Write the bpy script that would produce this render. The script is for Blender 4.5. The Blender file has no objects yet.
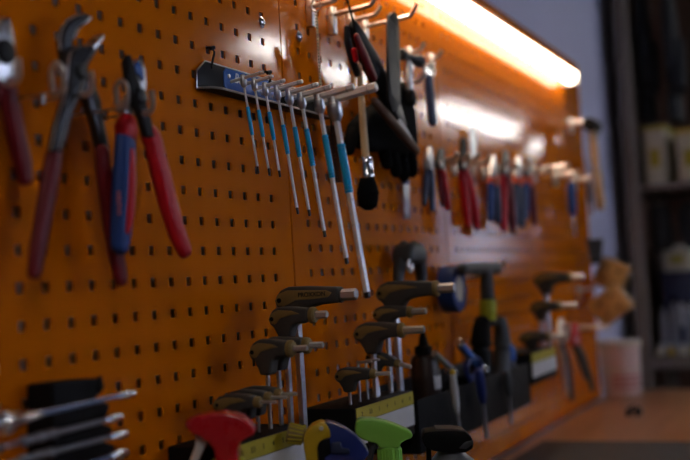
import bpy, bmesh, math, random
from mathutils import Vector, Matrix
random.seed(7)
S = bpy.context.scene
COL = S.collection
V = Vector
# ------------------------------------------------------------------ camera
CPOS = V((-0.8478, -0.7468, -0.0165))
RIGHT = V((0.4195, -0.9057, -0.0609)); FWD = V((0.9076, 0.4169, 0.0503)); UP = V((-0.0201, -0.0764, 0.9969))
FPX = 1091.87
cam = bpy.data.cameras.new('camera'); co = bpy.data.objects.new('camera', cam); COL.objects.link(co)
m = Matrix((RIGHT, UP, -FWD)).transposed().to_4x4(); m.translation = CPOS; co.matrix_world = m
cam.sensor_width = 36; cam.lens = FPX / 690 * 36; cam.clip_start = .02; cam.clip_end = 60
cam.dof.use_dof = True; cam.dof.focus_distance = 1.5; cam.dof.aperture_fstop = 2.5
S.camera = co
def RAY(x, y): return RIGHT * ((x - 345) / FPX) + FWD - UP * ((y - 230) / FPX)
def P(x, y, Y=0.0):                     # pixel -> point on the plane y = Y (distance from the board)
    d = RAY(x, y); return CPOS + d * ((Y - CPOS.y) / d.y)
def PT(x, y, Y0, k, x0):                # pixel -> plane y = Y0 + k (x - x0)
    d = RAY(x, y); t = (Y0 + k * (CPOS.x - x0) - CPOS.y) / (d.y - k * d.x); return CPOS + d * t
def PD(x, y, dist): return CPOS + RAY(x, y) * dist
def PRJ(p):
    d = p - CPOS; f = d.dot(FWD); return 345 + FPX * d.dot(RIGHT) / f, 230 - FPX * d.dot(UP) / f

# ------------------------------------------------------------------ world, exposure
w = bpy.data.worlds.new('world'); S.world = w; w.use_nodes = True
bg = w.node_tree.nodes['Background']; bg.inputs[0].default_value = (.62, .70, 1, 1); bg.inputs[1].default_value = 1.2
S.view_settings.view_transform = 'Standard'; S.view_settings.look = 'None'
S.view_settings.exposure = 0.12; S.view_settings.gamma = 1; S.view_settings.use_curve_mapping = False
STRIP = 9.0       # emission of the strip light over the board
LAMPS = 50.0        # emission of the ceiling lamps
DAY = (230.0, 70.0)         # watts of daylight in each window

# ------------------------------------------------------------------ materials
MATS = {}
def mat(name, col, rough=.5, metal=0, noise=.0, nscale=60, bump=0, bscale=200, spec=.5, coat=0, emit=0, vary=.12):
    if name in MATS: return MATS[name]
    m = bpy.data.materials.new(name); m.use_nodes = True; nt = m.node_tree; b = nt.nodes['Principled BSDF']
    b.inputs['Base Color'].default_value = (*col, 1); b.inputs['Roughness'].default_value = rough
    b.inputs['Metallic'].default_value = metal; b.inputs['Specular IOR Level'].default_value = spec
    b.inputs['Coat Weight'].default_value = coat; b.inputs['Coat Roughness'].default_value = .10
    tc = nt.nodes.new('ShaderNodeTexCoord')
    if vary:
        n = nt.nodes.new('ShaderNodeTexNoise'); n.inputs['Scale'].default_value = nscale; n.inputs['Detail'].default_value = 4
        nt.links.new(tc.outputs['Object'], n.inputs['Vector'])
        r = nt.nodes.new('ShaderNodeMapRange'); r.inputs[3].default_value = 1 - vary; r.inputs[4].default_value = 1 + vary
        nt.links.new(n.outputs['Fac'], r.inputs[0])
        mx = nt.nodes.new('ShaderNodeMix'); mx.data_type = 'RGBA'; mx.blend_type = 'MULTIPLY'; mx.inputs[0].default_value = 1
        mx.inputs[6].default_value = (*col, 1); nt.links.new(r.outputs[0], mx.inputs[7]); nt.links.new(mx.outputs[2], b.inputs['Base Color'])
        r2 = nt.nodes.new('ShaderNodeMapRange'); r2.inputs[3].default_value = rough * .8; r2.inputs[4].default_value = min(1, rough * 1.2)
        nt.links.new(n.outputs['Fac'], r2.inputs[0]); nt.links.new(r2.outputs[0], b.inputs['Roughness'])
    if bump:
        n2 = nt.nodes.new('ShaderNodeTexNoise'); n2.inputs['Scale'].default_value = bscale; n2.inputs['Detail'].default_value = 2
        nt.links.new(tc.outputs['Object'], n2.inputs['Vector'])
        bp = nt.nodes.new('ShaderNodeBump'); bp.inputs['Strength'].default_value = bump; bp.inputs['Distance'].default_value = .001
        nt.links.new(n2.outputs['Fac'], bp.inputs['Height']); nt.links.new(bp.outputs[0], b.inputs['Normal']); nt.links.new(bp.outputs[0], b.inputs['Coat Normal'])
    if emit:
        b.inputs['Emission Color'].default_value = (*col, 1); b.inputs['Emission Strength'].default_value = emit
    MATS[name] = m; return m
mat('orange', (.64, .155, .001), .5, bump=.03, bscale=330, spec=.0, vary=.05, nscale=9, coat=.6)
mat('wall', (.74, .74, .92), .75, bump=.1, bscale=120, vary=.04, nscale=3)
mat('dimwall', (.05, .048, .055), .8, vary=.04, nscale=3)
mat('ceiling', (.07, .07, .075), .8, vary=.04, nscale=3)
mat('floor', (.10, .095, .095), .55, vary=.15, nscale=5)
mat('steel', (.74, .74, .76), .3, .9, vary=.08)
mat('chrome', (.84, .84, .87), .2, 1, vary=.05)
mat('brushed', (.62, .63, .67), .34, .9, vary=.1, nscale=200)
mat('keysteel', (.93, .93, .95), .3, .25, vary=.05)
mat('stub', (.66, .66, .69), .36, .7, vary=.08)
mat('zinc', (.72, .72, .74), .3, 1, vary=.1, nscale=150)
mat('gunmetal', (.035, .036, .04), .36, .5, vary=.15)
mat('blackmetal', (.018, .018, .02), .5, 0, spec=.15, vary=.15)
mat('black', (.009, .009, .01), .6, spec=.08, vary=.2)
mat('rubber', (.05, .048, .046), .62, bump=.3, bscale=500, vary=.15)
mat('fabric', (.007, .007, .0075), 1, spec=.05, bump=.6, bscale=400, vary=.3, nscale=90)
mat('olive', (.25, .175, .058), .5, vary=.15)
mat('red', (.55, .005, .012), .4, spec=.3, vary=.1)
mat('darkred', (.16, .006, .010), .45, spec=.25, vary=.15)
mat('sprayred', (.55, .008, .018), .28, coat=.5, vary=.06)
mat('tealblue', (.0, .44, .90), .3, coat=.3, vary=.06)
mat('blue', (.02, .055, .22), .45, spec=.25, vary=.1)
mat('sprayblue', (.018, .035, .20), .3, coat=.4, vary=.08)
mat('labelblue', (.02, .12, .48), .35, vary=.04)
mat('navy', (.018, .03, .085), .45, vary=.15)
mat('collarred', (.75, .10, .03), .4, vary=.05)
mat('yellow', (.62, .40, .015), .4, vary=.08)
mat('labelyellow', (.50, .40, .02), .5, vary=.1)
mat('white', (.72, .72, .72), .5, vary=.06)
mat('cream', (.74, .68, .52), .6, vary=.08)
mat('green', (.28, .66, .09), .32, coat=.4, vary=.06)
mat('limeband', (.45, .46, .02), .5, vary=.1)
mat('teal', (.03, .16, .22), .5, vary=.1)
mat('ink', (.01, .01, .012), .6, vary=0)
mat('inkred', (.5, .05, .04), .6, vary=0)
mat('whiteink', (.85, .87, .9), .5, vary=0)
mat('darkbrown', (.03, .015, .012), .4, vary=.2)
mat('brown', (.12, .055, .03), .55, vary=.2)
mat('postpaint', (.17, .13, .10), .6, vary=.1)
mat('darkgrey', (.05, .055, .06), .5, vary=.15)
mat('greyplastic', (.30, .32, .38), .5, vary=.1)
mat('pinkwhite', (.82, .62, .54), .5, vary=.06)
mat('bottle', (.75, .76, .78), .35, vary=.05)
mat('jacket', (.02, .021, .024), .9, bump=.5, bscale=150, vary=.3)
def woodmat(name, c1, c2, scale, rough):
    m = bpy.data.materials.new(name); m.use_nodes = True; nt = m.node_tree; b = nt.nodes['Principled BSDF']; b.inputs['Roughness'].default_value = rough
    tc = nt.nodes.new('ShaderNodeTexCoord'); mp = nt.nodes.new('ShaderNodeMapping'); mp.inputs['Scale'].default_value = scale
    n = nt.nodes.new('ShaderNodeTexNoise'); n.inputs['Scale'].default_value = 6; n.inputs['Detail'].default_value = 6; n.inputs['Distortion'].default_value = .6
    cr = nt.nodes.new('ShaderNodeValToRGB'); cr.color_ramp.elements[0].color = (*c1, 1); cr.color_ramp.elements[1].color = (*c2, 1)
    cr.color_ramp.elements[0].position = .3; cr.color_ramp.elements[1].position = .7
    nt.links.new(tc.outputs['Object'], mp.inputs[0]); nt.links.new(mp.outputs[0], n.inputs['Vector']); nt.links.new(n.outputs['Fac'], cr.inputs[0]); nt.links.new(cr.outputs[0], b.inputs['Base Color'])
    MATS[name] = m
woodmat('benchwood', (.40, .17, .06), (.56, .27, .11), (.5, 4, 4), .3)
woodmat('handlewood', (.60, .38, .18), (.76, .53, .28), (8, 8, 1.2), .5)
woodmat('blockwood', (.40, .20, .06), (.58, .32, .10), (4, 12, 4), .55)
def emat(name, col, s):
    m = bpy.data.materials.new(name); m.use_nodes = True; nt = m.node_tree
    b = nt.nodes['Principled BSDF']; b.inputs['Base Color'].default_value = (.8, .8, .8, 1)
    b.inputs['Emission Color'].default_value = (*col, 1); b.inputs['Emission Strength'].default_value = s; MATS[name] = m
emat('striplight', (1, .84, .62), STRIP); emat('ceilinglamp', (1, .95, .9), LAMPS); emat('fill_lamp', (1, .95, .9), 27)
m = bpy.data.materials.new('glass'); m.use_nodes = True; b = m.node_tree.nodes['Principled BSDF']
b.inputs['Transmission Weight'].default_value = 1; b.inputs['Roughness'].default_value = .02; b.inputs['IOR'].default_value = 1.1; MATS['glass'] = m

# ------------------------------------------------------------------ mesh helpers
def frame(d, up=None):
    d = d.normalized(); up = up or V((0, 0, 1))
    if abs(d.dot(up)) > .97: up = V((0, 1, 0))
    a = d.cross(up).normalized(); return a, a.cross(d).normalized()
class MB:
    def __init__(s): s.v = []; s.f = []
    def add(s, vs, fs):
        o = len(s.v); s.v += [V(p) for p in vs]; s.f += [[i + o for i in f] for f in fs]; return s
    def box(s, c, sz, rot=None):
        c = V(c); h = V(sz) / 2; vs = []
        for x in (-1, 1):
            for y in (-1, 1):
                for z in (-1, 1):
                    p = V((x * h.x, y * h.y, z * h.z)); vs.append(c + (rot @ p if rot else p))
        return s.add(vs, [(0, 1, 3, 2), (4, 6, 7, 5), (0, 4, 5, 1), (2, 3, 7, 6), (0, 2, 6, 4), (1, 5, 7, 3)])
    def sweep(s, path, rad, n=12, up=None, caps=True, ph=0):
        # rad: list of r or (ra, rb); ra along 'a' (side), rb along 'up'
        path = [V(p) for p in path]; k = len(path)
        if not isinstance(rad, (list, tuple)): rad = [rad] * k
        rings = []; up0 = up
        for i, p in enumerate(path):
            d = (path[min(i + 1, k - 1)] - path[max(i - 1, 0)])
            a, b = frame(d, up0)
            r = rad[i]; ra, rb = r if isinstance(r, (tuple, list)) else (r, r)
            rings.append([p + a * (ra * math.cos(2 * math.pi * j / n + ph)) + b * (rb * math.sin(2 * math.pi * j / n + ph)) for j in range(n)])
        vs = [q for r in rings for q in r]; fs = []
        for i in range(k - 1):
            for j in range(n):
                fs.append((i * n + j, i * n + (j + 1) % n, (i + 1) * n + (j + 1) % n, (i + 1) * n + j))
        if caps: fs.append(tuple(range(n - 1, -1, -1))); fs.append(tuple((k - 1) * n + j for j in range(n)))
        return s.add(vs, fs)
    def rod(s, a, b, r, n=12, ch=.0):
        a = V(a); b = V(b); d = (b - a)
        if ch:
            e = d.normalized() * ch
            return s.sweep([a, a + e, b - e, b], [r * .75, r, r, r * .75], n, ph=math.pi / n)
        return s.sweep([a, b], [r, r], n, ph=math.pi / n)
    def lathe(s, base, axis, prof, n=20):           # prof: (distance along axis, radius)
        axis = V(axis).normalized(); base = V(base); a, b = frame(axis)
        vs = []; fs = []
        for (h, r) in prof:
            for j in range(n):
                t = 2 * math.pi * j / n; vs.append(base + axis * h + (a * math.cos(t) + b * math.sin(t)) * max(r, 1e-5))
        for i in range(len(prof) - 1):
            for j in range(n): fs.append((i * n + j, i * n + (j + 1) % n, (i + 1) * n + (j + 1) % n, (i + 1) * n + j))
        fs.append(tuple(range(n - 1, -1, -1))); fs.append(tuple((len(prof) - 1) * n + j for j in range(n)))
        return s.add(vs, fs)
    def torus(s, c, axis, R, r, n=24, k=8, a0=0, a1=2 * math.pi):
        axis = V(axis).normalized(); a, b = frame(axis); c = V(c); full = abs(a1 - a0 - 2 * math.pi) < 1e-6
        pts = [c + (a * math.cos(a0 + (a1 - a0) * i / n) + b * math.sin(a0 + (a1 - a0) * i / n)) * R for i in range(n + (0 if full else 1))]
        vs = []; fs = []; N = len(pts)
        for i, p in enumerate(pts):
            e = (p - c).normalized()
            for j in range(k): t = 2 * math.pi * j / k; vs.append(p + e * (r * math.cos(t)) + axis * (r * math.sin(t)))
        for i in range(N if full else N - 1):
            for j in range(k): fs.append((i * k + j, ((i + 1) % N) * k + j, ((i + 1) % N) * k + (j + 1) % k, i * k + (j + 1) % k))
        return s.add(vs, fs)
    def build(s, name, mt, parent=None, bevel=0, seg=2, smooth=True, ang=35):
        me = bpy.data.meshes.new(name); me.from_pydata([tuple(p) for p in s.v], [], s.f)
        bm = bmesh.new(); bm.from_mesh(me); bmesh.ops.recalc_face_normals(bm, faces=bm.faces)
        if bevel:
            es = [e for e in bm.edges if len(e.link_faces) == 2 and e.calc_face_angle(0) > .5]
            bmesh.ops.bevel(bm, geom=es, offset=bevel, segments=seg, affect='EDGES', profile=.5, clamp_overlap=True)
        bm.to_mesh(me); bm.free()
        if smooth:
            for p in me.polygons: p.use_smooth = True
            me.set_sharp_from_angle(angle=math.radians(ang))
        me.materials.append(MATS[mt]); o = bpy.data.objects.new(name, me); COL.objects.link(o)
        if parent: put(o, parent)
        return o
def put(o, parent):      # parent, keeping world placement (all roots are unrotated empties or meshes at the origin)
    o.parent = parent; off = V((0, 0, 0)); p = parent
    while p: off += p.location; p = p.parent
    o.location = o.location - off
def spline(pts, n=8):
    pts = [V(p) for p in pts]; out = []
    for i in range(len(pts) - 1):
        p0 = pts[max(i - 1, 0)]; p1 = pts[i]; p2 = pts[i + 1]; p3 = pts[min(i + 2, len(pts) - 1)]
        for j in range(n):
            t = j / n; out.append(.5 * ((2 * p1) + (p2 - p0) * t + (2 * p0 - 5 * p1 + 4 * p2 - p3) * t * t + (3 * p1 - p0 - 3 * p2 + p3) * t ** 3))
    out.append(pts[-1]); return out
def interp(rad, n):
    out = []
    for i in range(len(rad) - 1):
        for j in range(n):
            t = j / n; a = rad[i]; b = rad[i + 1]
            if isinstance(a, tuple): out.append((a[0] + (b[0] - a[0]) * t, a[1] + (b[1] - a[1]) * t))
            else: out.append(a + (b - a) * t)
    out.append(rad[-1]); return out
def tube(path, rad, n=6, k=14, up=None):      # smooth sweep with rounded ends
    pp = spline(path, n); rr = interp(rad, n)
    def sc(r, f): return (r[0] * f, r[1] * f) if isinstance(r, tuple) else r * f
    def mx(r): return min(r) if isinstance(r, tuple) else r
    d0 = (pp[0] - pp[1]).normalized(); d1 = (pp[-1] - pp[-2]).normalized()
    a = [(pp[0] + d0 * mx(rr[0]) * q, sc(rr[0], f)) for q, f in ((.95, .25), (.8, .6), (.45, .88))]
    z = [(pp[-1] + d1 * mx(rr[-1]) * q, sc(rr[-1], f)) for q, f in ((.45, .88), (.8, .6), (.95, .25))]
    return [q[0] for q in a] + pp + [q[0] for q in z], [q[1] for q in a] + rr + [q[1] for q in z]
def Tube(mb, path, rad, n=6, k=14, up=None):
    p, r = tube(path, rad, n, k, up); return mb.sweep(p, r, k, up)
def slab(mb, outline, nrm, th):               # outline points (closed), extruded th along nrm, centred
    nrm = V(nrm).normalized() * (th / 2); k = len(outline); a = [V(p) + nrm for p in outline]; b = [V(p) - nrm for p in outline]
    return mb.add(a + b, [tuple(range(k)), tuple(range(2 * k - 1, k - 1, -1))] + [(i, (i + 1) % k, k + (i + 1) % k, k + i) for i in range(k)])
def textmesh(name, body, size, origin, X, Y, mt, parent, th=.0004, shear=0, bold=0):
    cu = bpy.data.curves.new(name, 'FONT'); cu.body = body; cu.size = size; cu.extrude = th; cu.shear = shear; cu.offset = bold; cu.align_x = 'CENTER'; cu.align_y = 'CENTER'
    t = bpy.data.objects.new(name, cu); COL.objects.link(t); bpy.context.view_layer.update()
    me = bpy.data.meshes.new_from_object(t.evaluated_get(bpy.context.evaluated_depsgraph_get())); bpy.data.objects.remove(t)
    X = V(X).normalized(); Y = V(Y).normalized(); Z = X.cross(Y)
    mm = Matrix((X, Y, Z)).transposed().to_4x4(); mm.translation = V(origin); me.transform(mm)
    me.materials.clear(); me.materials.append(MATS[mt]); o = bpy.data.objects.new(name, me); COL.objects.link(o)
    if parent: put(o, parent)
    return o
def thing(name, label, cat, loc=(0, 0, 0), group=None):
    o = bpy.data.objects.new(name, None); o.empty_display_size = .02; COL.objects.link(o); o.location = loc
    o['label'] = label; o['category'] = cat
    if group: o['group'] = group
    return o
def tag(o, label, cat, group=None):
    o['label'] = label; o['category'] = cat
    if group: o['group'] = group
    return o
def struct(name, mb, mt, parent=None, **k):
    o = mb.build(name, mt, parent, **k)
    if not parent: o['kind'] = 'structure'
    return o
B = MB
# ------------------------------------------------------------------ the room
X0, X1, Y0, Y1, Z0, Z1 = -2.6, 13.5, -3.4, 0.03, -1.32, 1.55
struct('floor', B().box(((X0 + X1) / 2, (Y0 + Y1) / 2, Z0 - .05), (X1 - X0 + .4, Y1 - Y0 + .4, .1)), 'floor')
struct('ceiling', B().box(((X0 + X1) / 2, (Y0 + Y1) / 2, Z1 + .05), (X1 - X0 + .4, Y1 - Y0 + .4, .1)), 'ceiling')
struct('wall_back', B().box(((X0 + X1) / 2, Y1 + .05, (Z0 + Z1) / 2), (X1 - X0 + .4, .1, Z1 - Z0)), 'wall')
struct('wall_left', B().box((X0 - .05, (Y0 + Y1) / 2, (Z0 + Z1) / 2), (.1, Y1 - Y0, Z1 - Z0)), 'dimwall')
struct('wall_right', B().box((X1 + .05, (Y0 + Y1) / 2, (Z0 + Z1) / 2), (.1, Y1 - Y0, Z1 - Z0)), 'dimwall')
# the opposite wall has two windows
wins = [(.9, 3.1), (10.9, 13.2)]; wz = (.1, .95)
mb = B(); xs = [X0 - .1] + [q for a in wins for q in a] + [X1 + .1]
for i in range(0, len(xs), 2): mb.box(((xs[i] + xs[i + 1]) / 2, Y0 - .05, (Z0 + Z1) / 2), (xs[i + 1] - xs[i], .1, Z1 - Z0))
for a, b_ in wins:
    mb.box(((a + b_) / 2, Y0 - .05, (Z0 + wz[0]) / 2), (b_ - a, .1, wz[0] - Z0)); mb.box(((a + b_) / 2, Y0 - .05, (Z1 + wz[1]) / 2), (b_ - a, .1, Z1 - wz[1]))
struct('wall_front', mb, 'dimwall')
for i, (a, b_) in enumerate(wins):
    e = bpy.data.objects.new('window_%d' % (i + 1), None); COL.objects.link(e); e.location = ((a + b_) / 2, Y0 - .05, wz[0]); e['kind'] = 'structure'
    fm = B(); cx = (a + b_) / 2; cz = (wz[0] + wz[1]) / 2
    for x in (a + .03, cx, b_ - .03): fm.box((x, Y0 - .05, cz), (.06, .06, wz[1] - wz[0]))
    for z in (wz[0] + .03, wz[1] - .03): fm.box((cx, Y0 - .05, z), (b_ - a, .05, .06))
    fm.build('window_frame', 'white', e)
    for h in (0, 1):
        x_0 = a + .06 if h == 0 else cx + .03; x_1 = cx - .03 if h == 0 else b_ - .06
        B().box(((x_0 + x_1) / 2, Y0 - .05, cz), (x_1 - x_0, .006, wz[1] - wz[0] - .12)).build('pane', 'glass', e)
    l = bpy.data.lights.new('daylight', 'AREA'); l.shape = 'RECTANGLE'; l.size = b_ - a - .1; l.size_y = wz[1] - wz[0] - .1; l.energy = DAY[i]; l.color = (.66, .74, 1)
    lo = bpy.data.objects.new('daylight', l); COL.objects.link(lo); lo.location = (cx, Y0 + .02, cz); lo.rotation_euler = (math.radians(90), 0, math.radians(180))
# ceiling lamps in a row, plus one added fill lamp behind the camera
for i, (a, b_) in enumerate([(-2.0, -.8), (4.7, 5.3), (5.7, 6.9), (7.7, 10.2), (11.1, 12.4)]):
    t = thing('ceiling_lamp', 'long white fluorescent lamp hanging out of frame under the workshop ceiling', 'lamp', ((a + b_) / 2, -2.33, 1.44), 'ceiling lamps')
    YL = -1.3 if i == 0 else -2.33
    B().box(((a + b_) / 2, YL, 1.48), (b_ - a, .16, .06)).build('housing', 'white', t, bevel=.008)
    B().box(((a + b_) / 2, YL, 1.44), (b_ - a - .04, .085, .03)).build('diffuser', 'fill_lamp' if i == 0 else 'ceilinglamp', t, bevel=.01)
    B().rod(((a + b_) / 2, YL, 1.5), ((a + b_) / 2, YL, Z1), .008).build('hanger', 'white', t)

# ------------------------------------------------------------------ perforated panels
PITCH = .038; HS = .0051; PW = 18 * PITCH; TOPZ = .612; BOTZ = -.42
def panel_mesh(name, dz):
    w = PW / 2 - .0014; cols = [(-7.5 + i) * PITCH for i in range(16)]; rows = [r * PITCH + dz for r in range(-10, 16)]
    xs = [-w + .0003, -w + .03]; 
    for c in cols: xs += [c - HS, c + HS]
    xs += [w - .03, w - .0003]
    zs = [BOTZ + .004]
    for r in rows: zs += [r - HS, r + HS]
    zs += [TOPZ - .004]
    bm = bmesh.new(); T = .0022
    fr = {}; bk = {}
    for i, x in enumerate(xs):
        for j, z in enumerate(zs):
            y = 0
            fr[i, j] = bm.verts.new((x, y, z)); bk[i, j] = bm.verts.new((x, y + T, z))
    hx = {i for i in range(2, len(xs) - 2) if i % 2 == 0}; hz = {j for j in range(1, len(zs) - 1) if j % 2 == 1}
    for i in range(len(xs) - 1):
        for j in range(len(zs) - 1):
            if i in hx and j in hz:
                q = [(i, j), (i + 1, j), (i + 1, j + 1), (i, j + 1)]
                for k in range(4):
                    a, b = q[k], q[(k + 1) % 4]; bm.faces.new((fr[a], fr[b], bk[b], bk[a]))
            else:
                bm.faces.new((fr[i, j], fr[i + 1, j], fr[i + 1, j + 1], fr[i, j + 1])); bm.faces.new((bk[i, j], bk[i, j + 1], bk[i + 1, j + 1], bk[i + 1, j]))
    # rolled side edges and top/bottom folds
    n = 1; nz = len(zs)
    for side, i0 in ((-1, 0), (1, len(xs) - 1)):
        prev = [fr[i0, j] for j in range(nz)]
        prof = [(w - .0003 + .0003 * math.sin(k / n * math.pi / 2), .0003 * (1 - math.cos(k / n * math.pi / 2))) for k in range(1, n + 1)] + [(w, .022)]
        for x, y in prof:
            cur = [bm.verts.new((side * x, y, z)) for z in zs]
            for j in range(nz - 1): bm.faces.new((prev[j], cur[j], cur[j + 1], prev[j + 1]))
            prev = cur
    for j0, s in ((0, -1), (nz - 1, 1)):
        prev = [fr[i, j0] for i in range(len(xs))]
        for dz_, y in ((.003, .001), (.004, .004), (.004, .022)):
            cur = [bm.verts.new((x, y, zs[j0] + s * dz_)) for x in xs]
            for i in range(len(xs) - 1): bm.faces.new((prev[i], cur[i], cur[i + 1], prev[i + 1]))
            prev = cur
    bmesh.ops.recalc_face_normals(bm, faces=bm.faces)
    me = bpy.data.meshes.new(name); bm.to_mesh(me); bm.free(); me.materials.append(MATS['orange'])
    for p in me.polygons: p.use_smooth = True
    me.set_sharp_from_angle(angle=math.radians(40)); return me
labels = ['orange perforated steel wall panel behind the wrench holder, beside the hanging pliers panel',
          'orange perforated steel wall panel behind the large hanging pliers and blue T-handle keys',
          'orange perforated steel wall panel behind the round brush and black glove',
          'orange perforated steel wall panel behind the row of red-handled pliers and black pump',
          'orange perforated steel wall panel at the end beside the wooden mallet']
CX1 = .589 - PW / 2
for i in range(5):
    dz = .0 if i <= 1 else .0052
    me = panel_mesh('perforated_panel', dz)
    o = bpy.data.objects.new('perforated_panel', me); COL.objects.link(o); o.location = (CX1 + (i - 1) * PW, 0, 0)
    tag(o, labels[i], 'wall panel', 'orange perforated wall panels')
    if i in (1, 2):
        q = P(*((260.5, 22.5) if i == 1 else (298, 36.5)), 0)
        B().lathe((q.x, 0, q.z), (0, -1, 0), [(0, .0085), (.002, .0085), (.004, .006), (.0055, .0035)], 16).build('screw', 'chrome', o)
# ------------------------------------------------------------------ strip light along the top of the board
LX0, LX1 = .52, 2.41
t = thing('strip_light', 'long glowing white strip light fixed along the top of the orange board', 'lamp', ((LX0 + LX1) / 2, -.03, .55))
B().box(((LX0 + LX1) / 2, -.026, .588), (LX1 - LX0, .05, .026)).build('housing', 'orange', t, bevel=.002)
p = B(); n = 10; sec = []
for k in range(n + 1):
    a = math.pi * k / n; sec.append((-.026 - .022 * math.cos(a), .574 - .030 * math.sin(a)))
vs = []; fs = []
for x in (LX0 + .006, LX1 - .006):
    for y, z in sec: vs.append((x, y, z))
k = n + 1
for j in range(n): fs.append((j, j + 1, k + j + 1, k + j))
fs += [(k - 1, 0, k, 2 * k - 1), tuple(range(k)), tuple(range(2 * k - 1, k - 1, -1))]
p.add(vs, fs).build('diffuser', 'striplight', t)
for x in (LX0 + .002, LX1 - .002): B().box((x, -.0265, .572), (.006, .051, .06)).build('end_cap', 'white', t, bevel=.001)

# ------------------------------------------------------------------ workbench with mat
BZ = -.425
t = thing('workbench', 'long brown wooden workbench below the orange tool board', 'workbench', (.7, -.38, Z0))
B().box((.80, -.36, BZ - .025), (4.2, .715, .05)).build('worktop', 'benchwood', t, bevel=.004)
for x in (-1.2, .7, 2.62):
    for y in (-.67, -.06): B().box((x, y, (Z0 + BZ - .05) / 2), (.07, .07, BZ - .05 - Z0)).build('leg', 'postpaint', t, bevel=.003)
for y in (-.67, -.06): B().box((.72, y, BZ - .09), (3.8, .03, .08)).build('rail', 'postpaint', t)
tag(B().box((.9, -.355, BZ + .002), (1.72, .63, .004)).build('bench_mat', 'rubber', None, bevel=.001), 'thin black rubber mat lying on the brown workbench', 'mat')

# ================================================================== hanging pliers on the first panel
def clip(label, pts_l, pts_r, Y, group='double prong tool hooks'):
    # zinc wire holder: cross wire on the board, one closed loop and one open J prong
    a = P(*pts_l, Y); b_ = P(*pts_r, Y); cx = (a.x + b_.x) / 2
    t = thing('tool_hook', label, 'hook', (cx, 0, min(a.z, b_.z) - .02), group)
    for q, closed in ((a, True), (b_, False)):
        y0 = Y + .0065; y1 = Y - .0065; h = .014
        B().box((q.x, -.0015, q.z - .012), (.007, .003, .012)).build('back_plate', 'zinc', t, bevel=.001)
        B().rod((q.x, -.002, q.z - h), (q.x, y0, q.z - h), .0012, 8).build('arm', 'zinc', t)
        pts = [(q.x, y0 + .001, q.z - h), (q.x, Y, q.z - h - .001), (q.x, y1, q.z - h + .005), (q.x, y1, q.z + h - .006)]
        if closed: pts += [(q.x, Y, q.z + h), (q.x, y0, q.z + h - .006), (q.x, y0, q.z - h + .004)]
        pp = spline(pts, 5); B().sweep(pp, [(.0034, .0017)] * len(pp), 8, up=V((1, 0, 0))).build('prong', 'steel', t)
    return t
def gripped(t, path, halfs, mt, name='handle_grip', flat=.62):
    mb = B(); f = 1 / math.sqrt(.176 + .82 * flat * flat); pp, rr = tube(path, [(h * f, h * f * flat) for h in halfs]); mb.sweep(pp, rr, 16, up=V((0, 1, 0)))
    return mb.build(name, mt, t)
def hseg(path_px, w_px, Y0, k, x0):
    # pixel path with on-screen half widths -> world path and real half widths (section flattened towards the wall)
    pts = [PT(x, y, Y0, k, x0) for x, y in path_px]; hs = []
    for p_, w_ in zip(pts, w_px):
        d = (p_ - CPOS).dot(FWD); hs.append(w_ * d / FPX)
    return pts, hs
def outl(px, Y0, k, x0): return [PT(x, y, Y0, k, x0) for x, y in px]

# --- large water pump pliers
xc = P(78, 90, -.035).x; k1 = -.08; nrm = V((k1, -1, 0))
t = thing('pump_pliers', 'large black water pump pliers with long dark red dipped handles', 'pliers', P(120, 290, -.03))
slab(B(), outl([(62, 62), (60, 50), (59.2, 38), (62, 28), (68, 20), (77, 15), (83, 14), (87, 17), (84.5, 21.5), (78, 25.5), (72.5, 31), (69.5, 40), (70, 52), (80, 66), (88, 76), (97, 100), (104, 140), (106, 150), (98, 151), (92, 125), (84, 100), (76, 84), (66, 76)], -.028, k1, xc), nrm, .011).build('rear_arm', 'gunmetal', t, bevel=.002)
slab(B(), outl([(68, 60), (70, 52), (75, 47.5), (82, 45.5), (88, 47), (93, 40), (98.5, 36), (99.5, 41), (96, 49), (90, 57), (85, 64), (84, 74), (80, 92), (76, 100), (70, 112), (63, 140), (59, 152), (50, 151), (54, 128), (61, 105), (66, 88), (67, 74)], -.041, k1, xc), nrm, .011).build('front_arm', 'gunmetal', t, bevel=.002)
for px_, Y_ in (([(60, 50), (59.2, 38), (62, 28), (68, 20), (77, 15), (83, 14)], -.0343), ([(59, 150), (63, 138), (70, 111), (76, 99), (80, 91), (84, 74), (85, 64), (90, 57)], -.0473), ([(50.5, 150), (54.5, 128), (61.5, 105), (66.5, 88), (67.5, 74), (68.5, 60), (70.5, 52), (75, 48), (82, 46), (88, 47.5)], -.0473)):
    e_ = outl(px_, Y_, k1, xc); B().sweep(e_, [.0009] * len(e_), 6).build('steel_edge', 'steel', t)  # thin bright steel line along the arm outline
slab(B(), outl([(79, 24), (86.5, 17), (87.5, 18.5), (84.5, 22.5), (78, 26.5), (73, 32.5), (70.5, 40), (69.2, 39), (72, 30)], -.028, k1, xc), nrm, .0135).build('jaw_teeth', 'steel', t, bevel=.001)
slab(B(), outl([(89, 45), (94, 39.5), (99, 35), (100, 38), (95, 45), (90, 51)], -.041, k1, xc), nrm, .0135).build('jaw_teeth', 'steel', t, bevel=.001)
q = PT(76, 72, -.041, k1, xc); B().lathe(q + V((0, -.005, 0)), (0, -1, 0), [(0, .008), (.003, .008), (.0045, .006)], 16).build('pivot_bolt', 'gunmetal', t)
pp, hs = hseg([(55, 150), (51, 172), (44.5, 210), (38, 248), (34, 274)], [6.8, 8, 8, 7.5, 6], -.037, k1, xc); gripped(t, pp, hs, 'darkred')
pp, hs = hseg([(102, 150), (105, 178), (110, 215), (115.5, 252), (121, 281)], [6.5, 7.5, 7.5, 7.2, 6], -.034, k1, xc); gripped(t, pp, hs, 'darkred')
clip('zinc double prong hook holding the large water pump pliers', (57, 78), (86, 80), -.058)

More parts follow.
